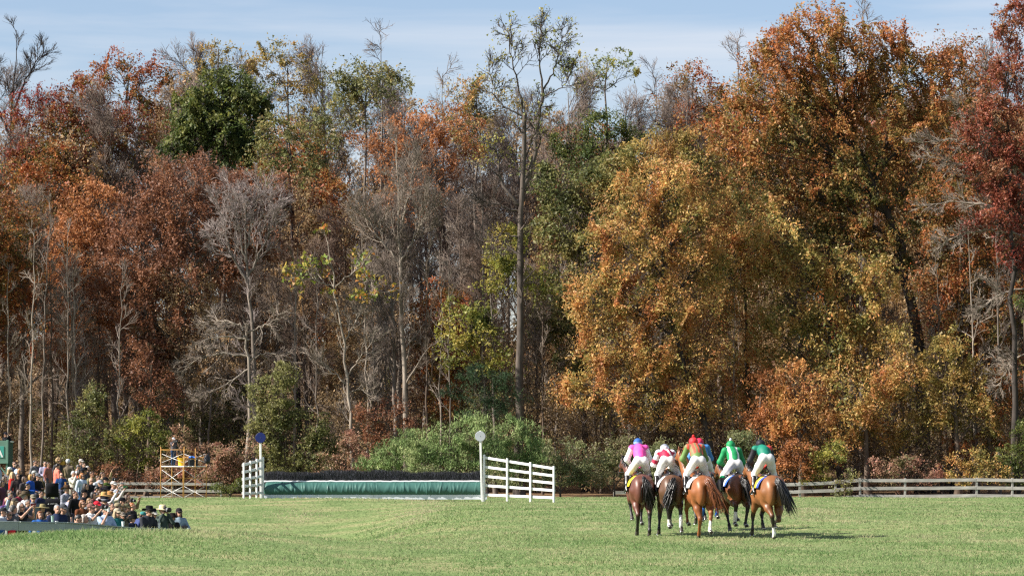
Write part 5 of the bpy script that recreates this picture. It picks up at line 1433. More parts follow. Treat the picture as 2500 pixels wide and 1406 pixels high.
marker('navy blue disc on a white pole at the left end of the obstacle', 636, 1068, 162.9, .256, mat('navy_disc', (.008, .018, .115, 1), .5, .3), 637, 1070)
marker('white disc toned grey as if shaded on a white pole at the right end of the obstacle', 1172.5, 1064.5, 162.9, .256, mat('shade_toned_disc', (.42, .44, .47, 1), .5, .3, noise=.06, nscale=3), 1177, 1051)  # white disc, its shade painted in as a grey base colour

# ------------------------------------------------------------------ weathered rail fences at the wood edge
def rail_fence(label, pts, tops, gap=.58, h=.235, rows=3, name='rail_fence', group=None):
    """pts: [(px, D)], top height per post"""
    G = [ground_at(px, D) for px, D in pts]
    org = G[0].copy(); root = thing(name, label, 'fence', tuple(org), group=group)
    rng = np.random.default_rng(len(label))
    for (g, t) in zip(G, tops):
        o = obj('post', box_mesh('post', .16, .14, t + .35, M_WEATHER, .012), root); o.location = g - org + (0, .10, t / 2 - .12); o.rotation_euler = (rng.normal() * .015, rng.normal() * .015, 0)
    for i in range(len(G) - 1):
        for k in range(rows):
            a = G[i] + (0, 0, tops[i] - h / 2 - k * gap + rng.normal() * .012); b = G[i + 1] + (0, 0, tops[i + 1] - h / 2 - k * gap + rng.normal() * .012)
            d = b - a; ln = np.linalg.norm(d)
            o = obj('rail', box_mesh('rail', ln - .012, .035, h, M_WEATHER, .008), root)
            o.location = (a + b) / 2 - org; o.rotation_euler = (rng.normal() * .02, -math.asin(d[2] / ln), math.atan2(d[1], d[0]))
    return root
rail_fence('weathered grey three-rail fence along the wood edge at right', [(2040, 242), (2100, 241.9), (2210, 241.8), (2385, 241.6), (2472, 241.4), (2590, 241)], [1.26, 1.38, 1.40, 1.42, 1.40, 1.40])
rail_fence('short sunlit piece of weathered rail fence beside the rightmost horse', [(1850, 242.2), (1953, 242), (2040, 242)], [1.02, 1.08, 1.20], gap=.56)
rail_fence('weathered rail fence behind the scaffold and spectators', [(-60, 243), (60, 243), (180, 243), (296, 243), (420, 243), (540, 243)], [1.16, 1.16, 1.16, 1.15, 1.12, 1.0], gap=.50, h=.20)
rail_fence('grey rail fence mostly hidden by bushes behind the horses', [(1500, 240.3), (1580, 240.6), (1660, 241), (1750, 241.6)], [.55, .6, .7, .8], gap=.42, rows=2)

# ------------------------------------------------------------------ scaffold tower with cameraman
M_YEL = mat('yellow_paint', (.46, .24, .06, 1), .45, .4, noise=.15, nscale=3)
M_GALV = mat('galvanised', (.62, .62, .62, 1), .4, .5, metal=.35)
M_PLANK = mat('deck_plank', (.70, .69, .66, 1), .6, .3, noise=.15, nscale=3)
def build_scaffold():
    D = 185.0
    B = ground_at(449, D); root = thing('scaffold_tower', 'yellow steel scaffold tower with white braces on the left', 'scaffold', tuple(B))
    a45 = math.radians(45.5); A = np.array((-2.1 * math.cos(a45), 2.1 * math.sin(a45), 0)); C = np.array((1.62 * math.sin(a45), 1.62 * math.cos(a45), 0)); Dd = A + C; Z0 = np.zeros(3)
    gz = lambda p: tz(B[0] + p[0], B[1] + p[1]) - B[2]
    H = {'A': 2.98, 'B': 2.98, 'C': 2.45, 'D': 2.0}
    pos = {'A': A, 'B': Z0, 'C': C, 'D': Dd}
    deck = 1.86
    for k, p in pos.items(): bar('upright', p + (0, 0, gz(p)), p + (0, 0, max(H[k], 2.4)), .023, M_YEL, root)
    for p0, p1 in ((Z0, C), (A, Dd)):
        m_ = (p0 + p1) / 2; bar('mid_upright', m_ + (0, 0, gz(m_)), m_ + (0, 0, 2.88), .022, M_YEL, root)
        for z in (.12, .78, 1.18, deck - .06, 2.28, 2.86):
            if z > 2.4 and False: continue
            bar('rung', p0 + (0, 0, z), p1 + (0, 0, z if z < 2.5 else 2.42), .019, M_YEL, root)
    for p0, p1 in ((A, Z0), (Dd, C)):
        bar('guard_rail', p0 + (0, 0, 2.80 if p0 is A else 2.36), p1 + (0, 0, 2.80 if p0 is A else 2.36), .016, M_YEL, root)
        for z0, z1 in ((.10, .72), (.80, 1.66), (2.08, 2.56)):
            o = (p1 - p0) * .05
            bar('brace', p0 + o + (0, 0, z0), p1 - o + (0, 0, z1), .013, M_GALV, root); bar('brace', p0 + o + (0, .03, z1), p1 - o + (0, .03, z0), .013, M_GALV, root)
    n = 5
    for i in range(n):
        t = (i + .5) / n; c = A * .5 + C * t + (0, 0, deck)
        o = obj('deck_plank', box_mesh('deck_plank', 2.06, .29, .055, M_PLANK, .008), root); o.location = c; o.rotation_euler = (0, 0, math.atan2(A[1], A[0]))
    dz = B[2] + deck + .03
    head = P(424, 1073, B[1] + 1.35)
    mk = make_person('cameraman in grey cap and jeans standing on the scaffold', head, math.radians(50), (.09, .085, .10), (.02, .04, .09), 0, ('short', (.2, .18, .16)), ('cap', (.5, .5, .52)), False, ('face', 'face'), 'short', gz=dz, group=None)
    c = P(427, 1077, B[1] + 1.05)
    cam_o = thing('film_camera', 'black film camera at the scaffold cameraman\'s eye', 'camera', tuple(c)); me = box_mesh('camera_body', .14, .26, .16, mat('camera_black', (.012, .012, .013, 1), .45, .4), .02)
    o = obj('camera_body', me, cam_o); o.rotation_euler = (0, 0, .9)
    o2 = obj('lens', tube_mesh('lens', [(.08, -.10, 0), (.17, -.19, 0)], [.05, .06], mat('camera_black'), 12), cam_o)
    # tripod
    tp = P(429, 1085, B[1] + 1.0); tr = thing('tripod', 'dark tripod legs in front of the scaffold cameraman', 'tripod', (tp[0], tp[1], dz))
    for aa in (0, 2.1, 4.2): bar('leg', (.03 * math.cos(aa), .03 * math.sin(aa), tp[2] - dz), (.34 * math.cos(aa), .34 * math.sin(aa), 0), .018, mat('camera_black'), tr)
    # things on the deck
    def on_deck(t, u): return B + A * t + C * u + (0, 0, deck + .028)
    p = on_deck(.32, .22); tb = thing('yellow_bin', 'open yellow plastic tub on the scaffold deck', 'tub', tuple(p))
    v, q = lathe([(.001, .01), (.17, .01), (.22, .42), (.24, .43), (.24, .45), (.20, .45), (.15, .04), (.001, .04)], 18); obj('tub_shell', mesh_np('tub_shell', v, [q], [mat('yellow_plastic', (.72, .42, .02, 1), .5, .4)], smooth=False), tb)
    obj('tub_handle', tube_mesh('tub_handle', [(-.23, 0, .43), (-.15, 0, .58), (.15, 0, .58), (.23, 0, .43)], .010, mat('yellow_plastic'), 6), tb)
    p = on_deck(.10, .50); cs = thing('equipment_case', 'black equipment case on the right of the scaffold deck', 'case', tuple(p), .3)
    o = obj('case_shell', box_mesh('case_shell', .52, .32, .40, mat('case_black', (.012, .012, .016, 1), .55, .4), .03), cs); o.location = (0, 0, .20)
    o = obj('case_lid', box_mesh('case_lid', .53, .33, .05, mat('case_black'), .015), cs); o.location = (0, 0, .425)
    for sx in (-.15, .15):
        o = obj('latch', box_mesh('latch', .05, .02, .07, M_GALV, .004), cs); o.location = (sx, -.172, .38)
    p = on_deck(.10, .50) + (-.05, 0, .452); s_ = Sdf(.02, .04)
    for a_, b_ in (((-.14, 0, .02), (.10, .02, .03)), ((-.05, -.05, .05), (.05, .06, .07)), ((.02, 0, .03), (.16, -.04, .015))): s_.cap(a_, b_, .055, .04)
    v, q, t_ = s_.mesh(); obj('blue_jacket', mesh_np('blue_jacket', v, [q], [cmat((.03, .14, .50))], smooth=True), None, tuple(p), 'crumpled blue jacket lying on the black equipment case', 'jacket')
    # black rucksack hung on the far upright
    p = B + C + (0, -.02, 2.28); rs = thing('rucksack', 'black rucksack hanging from the right scaffold upright', 'bag', tuple(p), .4)
    s_ = Sdf(.025, .06); s_.ell((0, -.12, -.02), (.19, .12, .26)).ell((0, -.20, -.12), (.14, .08, .14)); v, q, t_ = s_.mesh(); obj('bag_body', mesh_np('bag_body', v, [q], [mat('case_black')], smooth=True), rs)
    obj('strap', tube_mesh('strap', [(-.10, -.03, .18), (-.05, .03, .30), (.05, .03, .30), (.10, -.03, .18)], .015, mat('case_black'), 6), rs)
build_scaffold()

# ------------------------------------------------------------------ green judges' box at the left edge
M_BOXGREEN = mat('box_green', (.115, .21, .165, 1), .75, .2, noise=.1, nscale=1.5)
M_BOXDARK = mat('box_dark_green', (.012, .045, .036, 1), .7, .2, noise=.1, nscale=1.5)
def build_box():
    D = 172.0; s = F / D
    c = P(20, 1130, D); g = tz(c[0], c[1]); z0 = c[2]; z1 = P(20, 1075, D)[2]; lx, rx = -2.6, .0
    root = thing('judges_box', 'green raised timber box with a white letter sign at the left edge', 'stand', (c[0], c[1], g))
    hb, ht = z0 - g, z1 - g
    def part(nm, x0, x1, y0, y1, za, zb, m, par=None, bev=.006):
        o = obj(nm, box_mesh(nm, x1 - x0, y1 - y0, zb - za, m, bev), par or root); o.location = ((x0 + x1) / 2, (y0 + y1) / 2, (za + zb) / 2); return o
    part('front_wall', lx, 0, -.04, 0, hb, ht, M_BOXGREEN)
    part('side_wall', -.002, .04, .0, 1.35, hb - .45, ht, M_BOXDARK)
    part('back_wall', lx, 0, 1.35, 1.39, hb, ht - .2, M_BOXDARK)
    part('far_wall', lx - .04, lx, 0, 1.35, hb, ht - .2, M_BOXDARK)
    part('floor_board', lx, -.01, .01, 1.34, hb - .05, hb, M_BOXDARK)
    part('corner_post', -.10, .012, -.075, -.042, hb - .05, ht + .04, M_BOXGREEN)
    part('sill_board', lx, .012, -.10, -.042, hb - .02, hb + .07, M_BOXGREEN)
    part('shelf', .042, .10, .35, 1.2, ht - .10, ht - .02, mat('pale_shelf', (.5, .5, .46, 1), .8, .2))
    for x in (lx + .06, -.06):
        for y in (.0, 1.28): part('leg', x - .055, x + .055, y - .055, y + .055, -.15, hb - .051, M_BOXGREEN)
    for sx, x in ((1, lx + .08), (-1, -.10)):
        o = part('brace', -.035, .035, -.02, .02, -.36, .36, M_BOXGREEN); o.location = (x + sx * .22, -.03, hb - .30); o.rotation_euler = (0, sx * math.radians(38), 0)
    sg = part('sign_panel', lx + .2, -.22, -.062, -.042, P(0, 1117, D)[2] - g, P(0, 1089, D)[2] - g, mat('sign_teal', (.05, .30, .25, 1), .6, .3))
    cu = bpy.data.curves.new('letter', 'FONT'); cu.body = 'A'; cu.size = .72; cu.extrude = .004; cu.offset = .012; cu.align_x = 'CENTER'
    to = bpy.data.objects.new('letter_tmp', cu); COL.objects.link(to)
    dg = bpy.context.evaluated_depsgraph_get(); me = bpy.data.meshes.new_from_object(to.evaluated_get(dg)); bpy.data.objects.remove(to)
    me.materials.clear(); me.materials.append(M_WHITE)
    lp = P(-4, 1115, D - .07)
    o = obj('letter', me, sg); o.location = Vector(lp) - root.location - sg.location; o.rotation_euler = (math.pi / 2, 0, 0)
    hd = P(14, 1061, D + .5)
    make_person('photographer in dark jacket standing in the green box', hd, math.radians(60), (.012, .012, .016), (.03, .03, .04), 1, ('short', (.03, .025, .02)), ('cap', (.02, .02, .03)), True, ('face', 'photo'), gz=g + hb, group=None, vest=None)
build_box()

# ------------------------------------------------------------------ front rail and hanging cloths
RAIL = [(-60, 1274, 82.6), (45, 1275, 83.4), (160, 1276.5, 85.0), (235, 1282, 86.6), (330, 1290, 90.0), (458, 1293.5, 94.5)]
def rail_D(px): return float(np.interp(px, [r[0] for r in RAIL], [r[2] for r in RAIL]))
def build_front_rail():
    T = [P(px, py, D) for px, py, D in RAIL]; org = np.array((T[0][0], T[0][1], tz(T[0][0], T[0][1])))
    root = thing('crowd_rail', 'grey-green board rail in front of the spectators', 'fence', tuple(org))
    for i in range(len(T) - 1):
        a, b = T[i], T[i + 1]; d = b - a; ln = np.linalg.norm(d)
        o = obj('rail_board', box_mesh('rail_board', ln - .006, .04, .20, M_RAILPAINT, .006), root); o.location = (a + b) / 2 - org + (0, -.06, -.10); o.rotation_euler = (0, -math.asin(d[2] / ln), math.atan2(d[1], d[0]))
        o = obj('top_board', box_mesh('top_board', ln - .006, .15, .03, M_RAILPAINT, .006), root); o.location = (a + b) / 2 - org + (0, .01, .017); o.rotation_euler = (0, -math.asin(d[2] / ln), math.atan2(d[1], d[0]))
    for px in (13, 84, 154, 222, 300, 380, 452):
        D = rail_D(px); py = float(np.interp(px, [r[0] for r in RAIL], [r[1] for r in RAIL])); t = P(px, py, D); g = tz(t[0], t[1]) - .1
        o = obj('post', box_mesh('post', .10, .10, t[2] - g - .002, mat('pale_post', (.55, .56, .53, 1), .8, .2, noise=.15, nscale=2), .01), root); o.location = (t[0] - org[0], t[1] - org[1] + .03, (t[2] + g) / 2 - org[2])
    def cloth(label, px, w, col, nm):
        D = rail_D(px) - .02; t = P(px, float(np.interp(px, [r[0] for r in RAIL], [r[1] for r in RAIL])), D)
        nx, nz = 13, 9; xs, zs = np.linspace(-w / 2, w / 2, nx), np.linspace(-.19, -.75, nz)
        X, Z = np.meshgrid(xs, zs); Y = -.095 + .018 * np.sin(X * 22 + Z * 5) * (-.1 - Z)
        v = np.stack([X, Y, Z], -1).reshape(-1, 3); i = np.arange(nz - 1)[:, None] * nx + np.arange(nx - 1)[None]; q = np.stack([i, i + 1, i + nx + 1, i + nx], -1).reshape(-1, 4)
        o = obj(nm, mesh_np(nm, v, [q[:, ::-1]], [cmat(col)], smooth=True), None, tuple(t), label, 'cloth'); mo = o.modifiers.new('thick', 'SOLIDIFY'); mo.thickness = .008
    cloth('red cloth hanging below the front rail board', 30, .19, (.62, .035, .04), 'hanging_cloth')
    cloth('blue banner cloth below the rail at the left edge', 3, .22, (.03, .085, .20), 'hanging_cloth')
build_front_rail()

# ------------------------------------------------------------------ the spectators
def solve_D(px, py, h):
    lo = rail_D(px) + .75
    f = lambda D: P(px, py, D)[2] - tz(P(px, py, D)[0], D) - h
    D = lo
    if f(D) < 0: return D
    while D < 156 and f(D) > 0: D += .25
    return D
BROWN, DARK, BLOND, GREY, WHITEH, AUBURN, GINGER = (.07, .035, .016), (.018, .013, .011), (.42, .28, .12), (.30, .29, .28), (.62, .61, .60), (.22, .085, .03), (.38, .13, .035)
NAVY, BLK, GRY, WHT, LBL, TANC = (.014, .022, .060), (.011, .011, .013), (.16, .17, .18), (.76, .76, .77), (.30, .42, .58), (.30, .24, .15)
PEOPLE = {}
def sp(key, px, py, label, shirt, yaw=55, trousers=None, **k):
    if trousers: k['trousers'] = trousers
    h = k.pop('h', 1.62)
    D = k.pop('D', None) or solve_D(px, py, h)
    w = P(px, py, D); hh = w[2] - tz(w[0], w[1])
    k.setdefault('seated', hh < 1.36)
    s_ = F / D
    PEOPLE[key] = make_person(label, w, math.radians(yaw), shirt, res=.0225 if s_ > 75 else .027, **k)
    return PEOPLE[key]
H = lambda kind, c: (kind, c)
J = (.05, .09, .17)
sp(1, -3, 1137, 'man in pale blue shirt half cut off by the left edge', (.34, .43, .56), 80, hair=H('short', GREY))
sp(2, 35, 1133, 'brown-haired man in navy zip sweater and sunglasses below the green box', NAVY, 35, hair=H('short', BROWN), glasses=True)
sp(3, 43, 1139, 'man in light blue polo half turned away beside navy sweater man', (.38, .52, .68), 110, hair=H('short', BROWN), sleeve='short', build=1.1)
sp(4, 24, 1148, 'woman in white cap with long blonde hair seen from behind', (.10, .10, .11), 150, hair=H('long', BLOND), hat=('cap', WHT), sleeve='short')
sp(5, 49, 1150, 'woman with strawberry-blonde bob and sunglasses in dark top', BLK, 60, hair=H('bob', (.42, .20, .07)), glasses=True, arms=('down', 'hold'))
sp(6, 32, 1159, 'long-haired blonde woman in bright red top', (.72, .030, .025), 80, hair=H('long', (.50, .36, .18)), arms=('hold', 'hold'))
sp(7, 43, 1163, 'dark-haired woman with sunglasses beside the woman in red', (.05, .035, .035), 40, hair=H('long', DARK), glasses=True)
sp(8, 86, 1130, 'dark-haired man in grey check jacket with hand at his mouth', (.085, .085, .09), 55, hair=H('short', DARK), glasses=True, arms=('face', 'down'), pattern=('check', (.16, .16, .17)))
sp(9, 84, 1157, 'man in pale grey cap and dark jacket facing right', (.03, .03, .035), 80, hair=H('short', GREY), hat=('cap', (.42, .42, .40)))
sp(10, 76, 1165, 'woman with golden bob in long royal blue dress', (.018, .085, .38), 70, hair=H('bob', (.44, .25, .06)), dress=True, arms=('hold', 'hold'))
sp(11, 93, 1164, 'man in dark cap and black top with folded arms', BLK, 60, hair=H('short', DARK), hat=('cap', (.12, .13, .15)), arms=('fold', 'fold'))
sp(12, 110, 1132, 'tall man in lavender shirt and brown trousers with sunglasses', (.36, .34, .47), 25, (.10, .075, .045), hair=H('short', DARK), glasses=True, arms=('hold', 'hold'))
sp(13, 119, 1134, 'ruddy-faced person just behind the lavender-shirted man', (.30, .12, .10), 60, skin=3, hair=H('short', BROWN), D=154)
sp(14, 141, 1138, 'dark-haired man in salmon sweater looking down to the right', (.66, .20, .145), 120, hair=H('short', DARK), tilt=.35, arms=('hold', 'hold'), build=1.08)
sp(15, 144, 1125, 'curly blond-haired person with sunglasses at the back of the crowd', (.05, .05, .06), 45, hair=H('curly', (.34, .22, .10)), glasses=True)
sp(16, 153, 1134, 'person in mustard yellow hat behind the tweed jacket', (.18, .14, .08), 140, hair=None, hat=('bucket', (.52, .30, .05)))
sp(17, 166, 1128, 'man in white cap and brown tweed jacket with his back turned', (.17, .135, .095), 170, hair=H('short', WHITEH), hat=('cap', (.66, .67, .70)), build=1.1)
sp(18, 150, 1160, 'bald man in sunglasses and blue shirt holding a drink', (.02, .06, .19), 25, hair=None, glasses=True, arms=('cup', 'down'), h=1.25)
sp(19, 180, 1157, 'white-haired man in cream sweater raising binoculars', (.58, .54, .46), 60, (.20, .19, .15), hair=H('short', WHITEH), arms=('face', 'face'), build=1.1, tilt=.15)
sp(20, 192, 1141, 'man in navy vest over white shirt looking down', WHT, 80, hair=H('short', (.10, .095, .09)), vest=(.03, .04, .06), tilt=.4)
sp(21, 198, 1128, 'man in pale cap and sunglasses at the rear of the crowd', (.10, .11, .14), 60, hair=H('short', GREY), hat=('cap', (.52, .46, .42)), glasses=True)
sp(22, 205, 1136, 'pink-faced man with brown hair behind the black hat', (.05, .06, .08), 50, skin=2, hair=H('short', BROWN))
sp(23, 207, 1150, 'woman in black brimmed hat and patterned dark top', (.03, .03, .035), 70, hair=H('bob', DARK), hat=('wide', BLK), pattern=('check', (.12, .12, .13)))
sp(24, 215, 1144, 'grey-haired person right of the black-hatted woman', (.06, .05, .05), 70, hair=H('short', (.5, .48, .45)))
sp(25, 201, 1162, 'auburn-haired woman in pale blue sweater and jeans', (.50, .58, .68), 50, (.06, .12, .24), hair=H('bob', (.42, .16, .035)), glasses=True)
sp(26, 195, 1153, 'person in orange-red jacket behind the pale blue sweater', (.66, .10, .03), 80, hair=H('bob', DARK))
sp(27, 225, 1158, 'ruddy short-haired man in olive tan jacket', (.22, .20, .11), 60, skin=3, hair=H('short', BROWN), build=1.08)
sp(28, 223, 1174, 'bald man in sunglasses and black t-shirt', BLK, 55, hair=None, glasses=True, sleeve='short', build=1.1, arms=('pocket', 'down'))
sp(29, 251, 1159, 'man in tan jacket raising an arm to shade his eyes', (.34, .26, .15), 70, hair=H('short', BROWN), arms=('high', 'down'))
sp(30, 244, 1181, 'man in grey cap and sunglasses with purple shirt', (.06, .035, .07), 60, hair=H('short', GREY), hat=('cap', (.33, .34, .37)), glasses=True)
sp(31, 258, 1173, 'photographer in black cap raising a camera at the back', BLK, 60, hair=H('short', DARK), hat=('cap', BLK), arms=('face', 'photo'))
sp(32, 260, 1187, 'person in dark green cap behind the straw hats', (.05, .06, .03), 70, hair=H('short', DARK), hat=('cap', (.05, .075, .02)))
sp(33, 238, 1195, 'bearded dark-haired man in grey t-shirt looking down', (.15, .17, .20), 85, hair=H('short', DARK), sleeve='short', tilt=.5, build=1.12, skin=3)
sp(34, 277, 1184, 'person in white cap holding a phone up with both hands', (.55, .45, .42), 60, hair=H('short', BROWN), hat=('cap', (.6, .58, .55)), arms=('photo', 'photo'))
sp(35, 262, 1198, 'woman in wide black hat and white top with raised arms', WHT, 65, hair=H('long', BROWN), hat=('wide', BLK), arms=('high', 'photo'), sleeve='short')
sp(36, 254, 1213, 'woman in wide straw hat, left of two straw hats', (.40, .16, .20), 70, hair=H('bob', BROWN), hat=('wide', (.50, .31, .12)))
sp(37, 269, 1211, 'woman in wide brown straw hat lifting her hand, right of two straw hats', (.62, .60, .62), 70, hair=H('bob', BROWN), hat=('wide', (.36, .19, .07)), arms=('down', 'high'))
sp(38, 285, 1205, 'woman in grey cap with long blonde hair lifting a green phone', (.60, .52, .46), 75, hair=H('long', (.46, .34, .16)), hat=('cap', (.30, .33, .38)), arms=('photo', 'high'))
sp(39, 255, 1226, 'man in black hat with grey band and blue shirt', (.025, .055, .12), 30, hair=H('short', GREY), hat=('fedora', (.02, .02, .026), (.22, .23, .25)))
sp(40, 163, 1196, 'man in brown hat and grey-blue check shirt drinking', (.20, .21, .26), 65, (.12, .11, .09), hair=H('short', GREY), hat=('fedora', (.085, .05, .03), (.04, .025, .018)), arms=('face', 'cup'), build=1.12, pattern=('check', (.27, .28, .33)))
sp(41, 299, 1225, 'photographer in black cap and black top right of the straw hats', BLK, 60, hair=H('short', DARK), hat=('cap', BLK), arms=('face', 'photo'))
sp(42, 325, 1236, 'ginger-haired person behind the black-capped photographer', (.025, .02, .02), 70, hair=H('short', GINGER), h=1.5)
sp(43, 288, 1239, 'person in faded tan cap seen from behind', (.15, .12, .08), 120, hair=H('short', BROWN), hat=('cap', (.30, .25, .16)))
sp(44, 301, 1243, 'curly brown-haired person behind the phone photographer', (.03, .03, .03), 75, hair=H('curly', (.22, .14, .06)), h=1.52)
sp(45, 286, 1252, 'blonde woman in tan cap and sunglasses with teal top', (.015, .13, .13), 50, hair=H('long', (.50, .38, .22)), hat=('cap', (.46, .39, .28)), glasses=True)
sp(46, 298, 1260, 'man in faded brown cap taking a picture with his phone', (.07, .06, .035), 45, hair=H('short', GREY), hat=('cap', (.27, .23, .19)), arms=('down', 'photo'), pattern=('check', (.14, .12, .08)), h=1.55)
sp(47, 324, 1266, 'girl in black bucket hat and navy top', (.012, .016, .035), 60, hair=H('bob', DARK), hat=('bucket', BLK), h=1.5)
sp(48, 258, 1247, 'man in green and tan cap and light blue shirt drinking', (.36, .47, .66), 45, hair=H('short', GREY), hat=('cap', (.20, .25, .22)), arms=('lean', 'face'), sleeve='short', build=1.15)
sp(49, 223, 1241, 'man in brown cap and white t-shirt lifting a black camera', WHT, 65, hair=H('short', BROWN), hat=('cap', (.22, .12, .10)), arms=('down', 'photo'), sleeve='short', build=1.05, glasses=True, tilt=-.15)
sp(50, 237, 1235, 'person in red cap behind the white t-shirt man', (.03, .025, .03), 70, hair=H('short', DARK), hat=('cap', (.60, .03, .05)))
sp(51, 202, 1230, 'auburn short-haired woman in sleeveless rust brown top with sunglasses', (.15, .05, .022), 45, hair=H('bob', (.26, .11, .045)), glasses=True, sleeve='none', arms=('face', 'hold'))
sp(52, 220, 1225, 'smiling man with light brown hair and grey patterned shirt', (.28, .29, .31), 65, hair=H('short', (.26, .15, .07)), pattern=('check', (.14, .15, .17)))
sp(53, 273, 1237, 'smiling man with short dark brown hair', (.05, .05, .06), 45, hair=H('short', (.05, .03, .015)))
sp(54, 140, 1243, 'grey-haired man in navy t-shirt holding a clear cup', (.016, .026, .065), 25, hair=H('short', (.36, .36, .37)), arms=('down', 'cup'), sleeve='short', build=1.18)
sp(55, 98, 1257, 'woman with auburn fringe in blue top behind the rail', (.02, .11, .38), 25, hair=H('bob', (.24, .09, .03)), h=1.5)
sp(56, 145, 1268, 'child in white cap just above the rail', (.10, .08, .08), 35, hair=H('short', BROWN), hat=('cap', (.62, .56, .60)), h=1.3)
sp(57, 192, 1268, 'dark-haired man in blue shirt with head bowed behind the rail', (.14, .20, .33), 70, hair=H('short', (.03, .028, .026)), tilt=.5, h=1.35)
sp(58, 207, 1266, 'grey-blond person tucked beside the white t-shirt man', (.14, .12, .10), 75, hair=H('bob', (.42, .36, .32)), h=1.4)
sp(59, 155, 1243, 'man in dark grey cap behind the grey-haired man', (.03, .03, .035), 55, hair=H('short', GREY), hat=('cap', (.07, .075, .085)))
sp(60, 174, 1219, 'person in lilac check shirt bending behind the hatted man', (.42, .42, .58), 95, hair=H('short', DARK), tilt=.5, lean=.35, h=1.45)
sp(61, 81, 1217, 'man in khaki cap and sunglasses with grey shirt', (.15, .18, .20), 20, hair=H('short', BROWN), hat=('cap', (.22, .20, .15)), glasses=True, sleeve='short', build=1.15)
sp(62, 61, 1212, 'man in brown felt hat and white shirt with his back turned', (.70, .68, .74), 115, hair=H('short', GREY), hat=('fedora', (.11, .085, .055), (.04, .035, .03)))
sp(63, 52, 1237, 'grey-haired woman in black vest lifting a maroon phone', (.60, .57, .55), 60, hair=H('long', (.48, .44, .42)), arms=('photo', 'photo'), sleeve='none', vest=BLK, glasses=True)
sp(64, 36, 1226, 'woman in dark visor cap with long blonde hair near the left', (.30, .30, .32), 70, hair=H('long', (.42, .32, .18)), hat=('cap', (.10, .085, .07)))
sp(65, 34, 1243, 'person with dark grey hair seen from behind near the left', (.10, .10, .11), 130, hair=H('short', (.10, .095, .09)), h=1.55)
sp(66, 18, 1222, 'balding man in sunglasses and purple shirt near the left', (.10, .06, .19), 45, hair=None, glasses=True)
sp(67, 25, 1204, 'man in sunglasses and plum top below the woman in red', (.12, .03, .07), 55, hair=H('short', (.10, .06, .04)), glasses=True)
sp(68, 24, 1257, 'grey-haired man in sunglasses leaning on the rail at far left', (.14, .12, .12), 40, hair=H('short', (.42, .42, .42)), glasses=True, h=1.5, build=1.1)
sp(69, 8, 1250, 'person in dark cap with pale vest at the left edge', (.45, .50, .55), 70, hair=H('short', DARK), hat=('cap', (.03, .03, .035)))
sp(70, -7, 1228, 'person in pale blue shirt raising an arm at the left edge', (.40, .48, .62), 70, hair=H('short', DARK), arms=('high', 'down'))
sp(71, 364, 1249, 'grey-bearded man in black fedora and dark sleeves on the rail', (.030, .033, .042), 50, hair=H('short', GREY), hat=('fedora', BLK, (.03, .03, .03)), arms=('lean', 'lean'), lean=.22, glasses=True, build=1.15)
sp(72, 375, 1256, 'blonde woman in white cap and sunglasses with black top', BLK, 60, hair=H('long', (.46, .37, .24)), hat=('cap', (.56, .54, .50)), glasses=True, arms=('lean', 'lean'), lean=.25)
sp(73, 397, 1246, 'photographer in pale straw hat and dark green jacket', (.06, .085, .075), 35, hair=H('short', GREY), hat=('wide', (.70, .58, .38)), arms=('face', 'face'), build=1.12)
sp(74, 421, 1263, 'woman in dark brimmed hat and black top with white logo', BLK, 25, hair=H('bob', DARK), hat=('bucket', (.02, .016, .016)), h=1.48)
sp(75, 437, 1251, 'woman in sunglasses and pale blue jacket at the rail end', (.27, .36, .43), 30, hair=H('long', (.07, .03, .02)), hat=('cap', (.03, .025, .03)), glasses=True, arms=('lean', 'hold'))
sp(76, 349, 1259, 'person in teal cap and blue jacket bending behind the fedora man', (.05, .07, .19), 110, hair=H('short', BROWN), hat=('cap', (.06, .24, .24)), lean=.5, h=1.42)
sp(77, 104, 1241, 'person in olive wide-brimmed hat bent low near the middle', (.05, .05, .05), 60, hair=H('short', BROWN), hat=('wide', (.26, .22, .11)), h=1.4)
sp(78, 68, 1228, 'grey-haired man deep in the crowd behind the maroon phone', (.08, .08, .10), 60, hair=H('short', GREY), h=1.5)
sp(79, 120, 1258, 'person in dark jacket bending between auburn fringe and navy t-shirt', (.02, .02, .025), 70, hair=H('short', BROWN), lean=.3, h=1.4)
sp(80, 310, 1240, 'man in camouflage cap behind the raised phone', (.03, .03, .028), 65, hair=H('short', BROWN), hat=('cap', (.10, .10, .06)), h=1.55)
sp(81, 60, 1170, 'woman with brown bob between red top and blue dress', (.06, .05, .055), 65, hair=H('bob', BROWN), h=1.58)
sp(83, 240, 1168, 'man in white shirt between black t-shirt and raised arm', (.55, .58, .64), 60, hair=H('short', BROWN))
sp(84, 5, 1180, 'woman with dark hair at the left edge beside the flowers', (.10, .04, .06), 70, hair=H('bob', DARK))

sp(85, 210, 1188, 'dark-haired woman in black behind the bald man in black', BLK, 70, hair=H('long', DARK))
sp(86, 206, 1204, 'person in black cap below the pale blue sweater', (.03, .03, .035), 80, hair=H('short', DARK), hat=('cap', BLK))
sp(87, 184, 1207, 'man in black jacket between hatted man and yellow backpack', BLK, 60, hair=H('short', BROWN))
sp(88, 229, 1209, 'person in dark red top behind the smiling light-haired man', (.14, .02, .025), 65, hair=H('bob', DARK))
sp(89, 246, 1205, 'person in white shirt with pink collar left of the straw hats', (.62, .45, .45), 75, hair=H('short', BROWN))
sp(90, 312, 1216, 'woman with brown hair at the thinning right edge of the crowd', (.24, .17, .12), 70, hair=H('long', BROWN), arms=('photo', 'down'))
sp(91, 12, 1170, 'woman in dark jacket at far left behind the flowers', (.05, .045, .05), 70, hair=H('bob', (.10, .06, .04)))
sp(92, 68, 1187, 'person in black coat between red top and blue dress, bending', BLK, 75, hair=H('short', DARK), lean=.2, h=1.5)
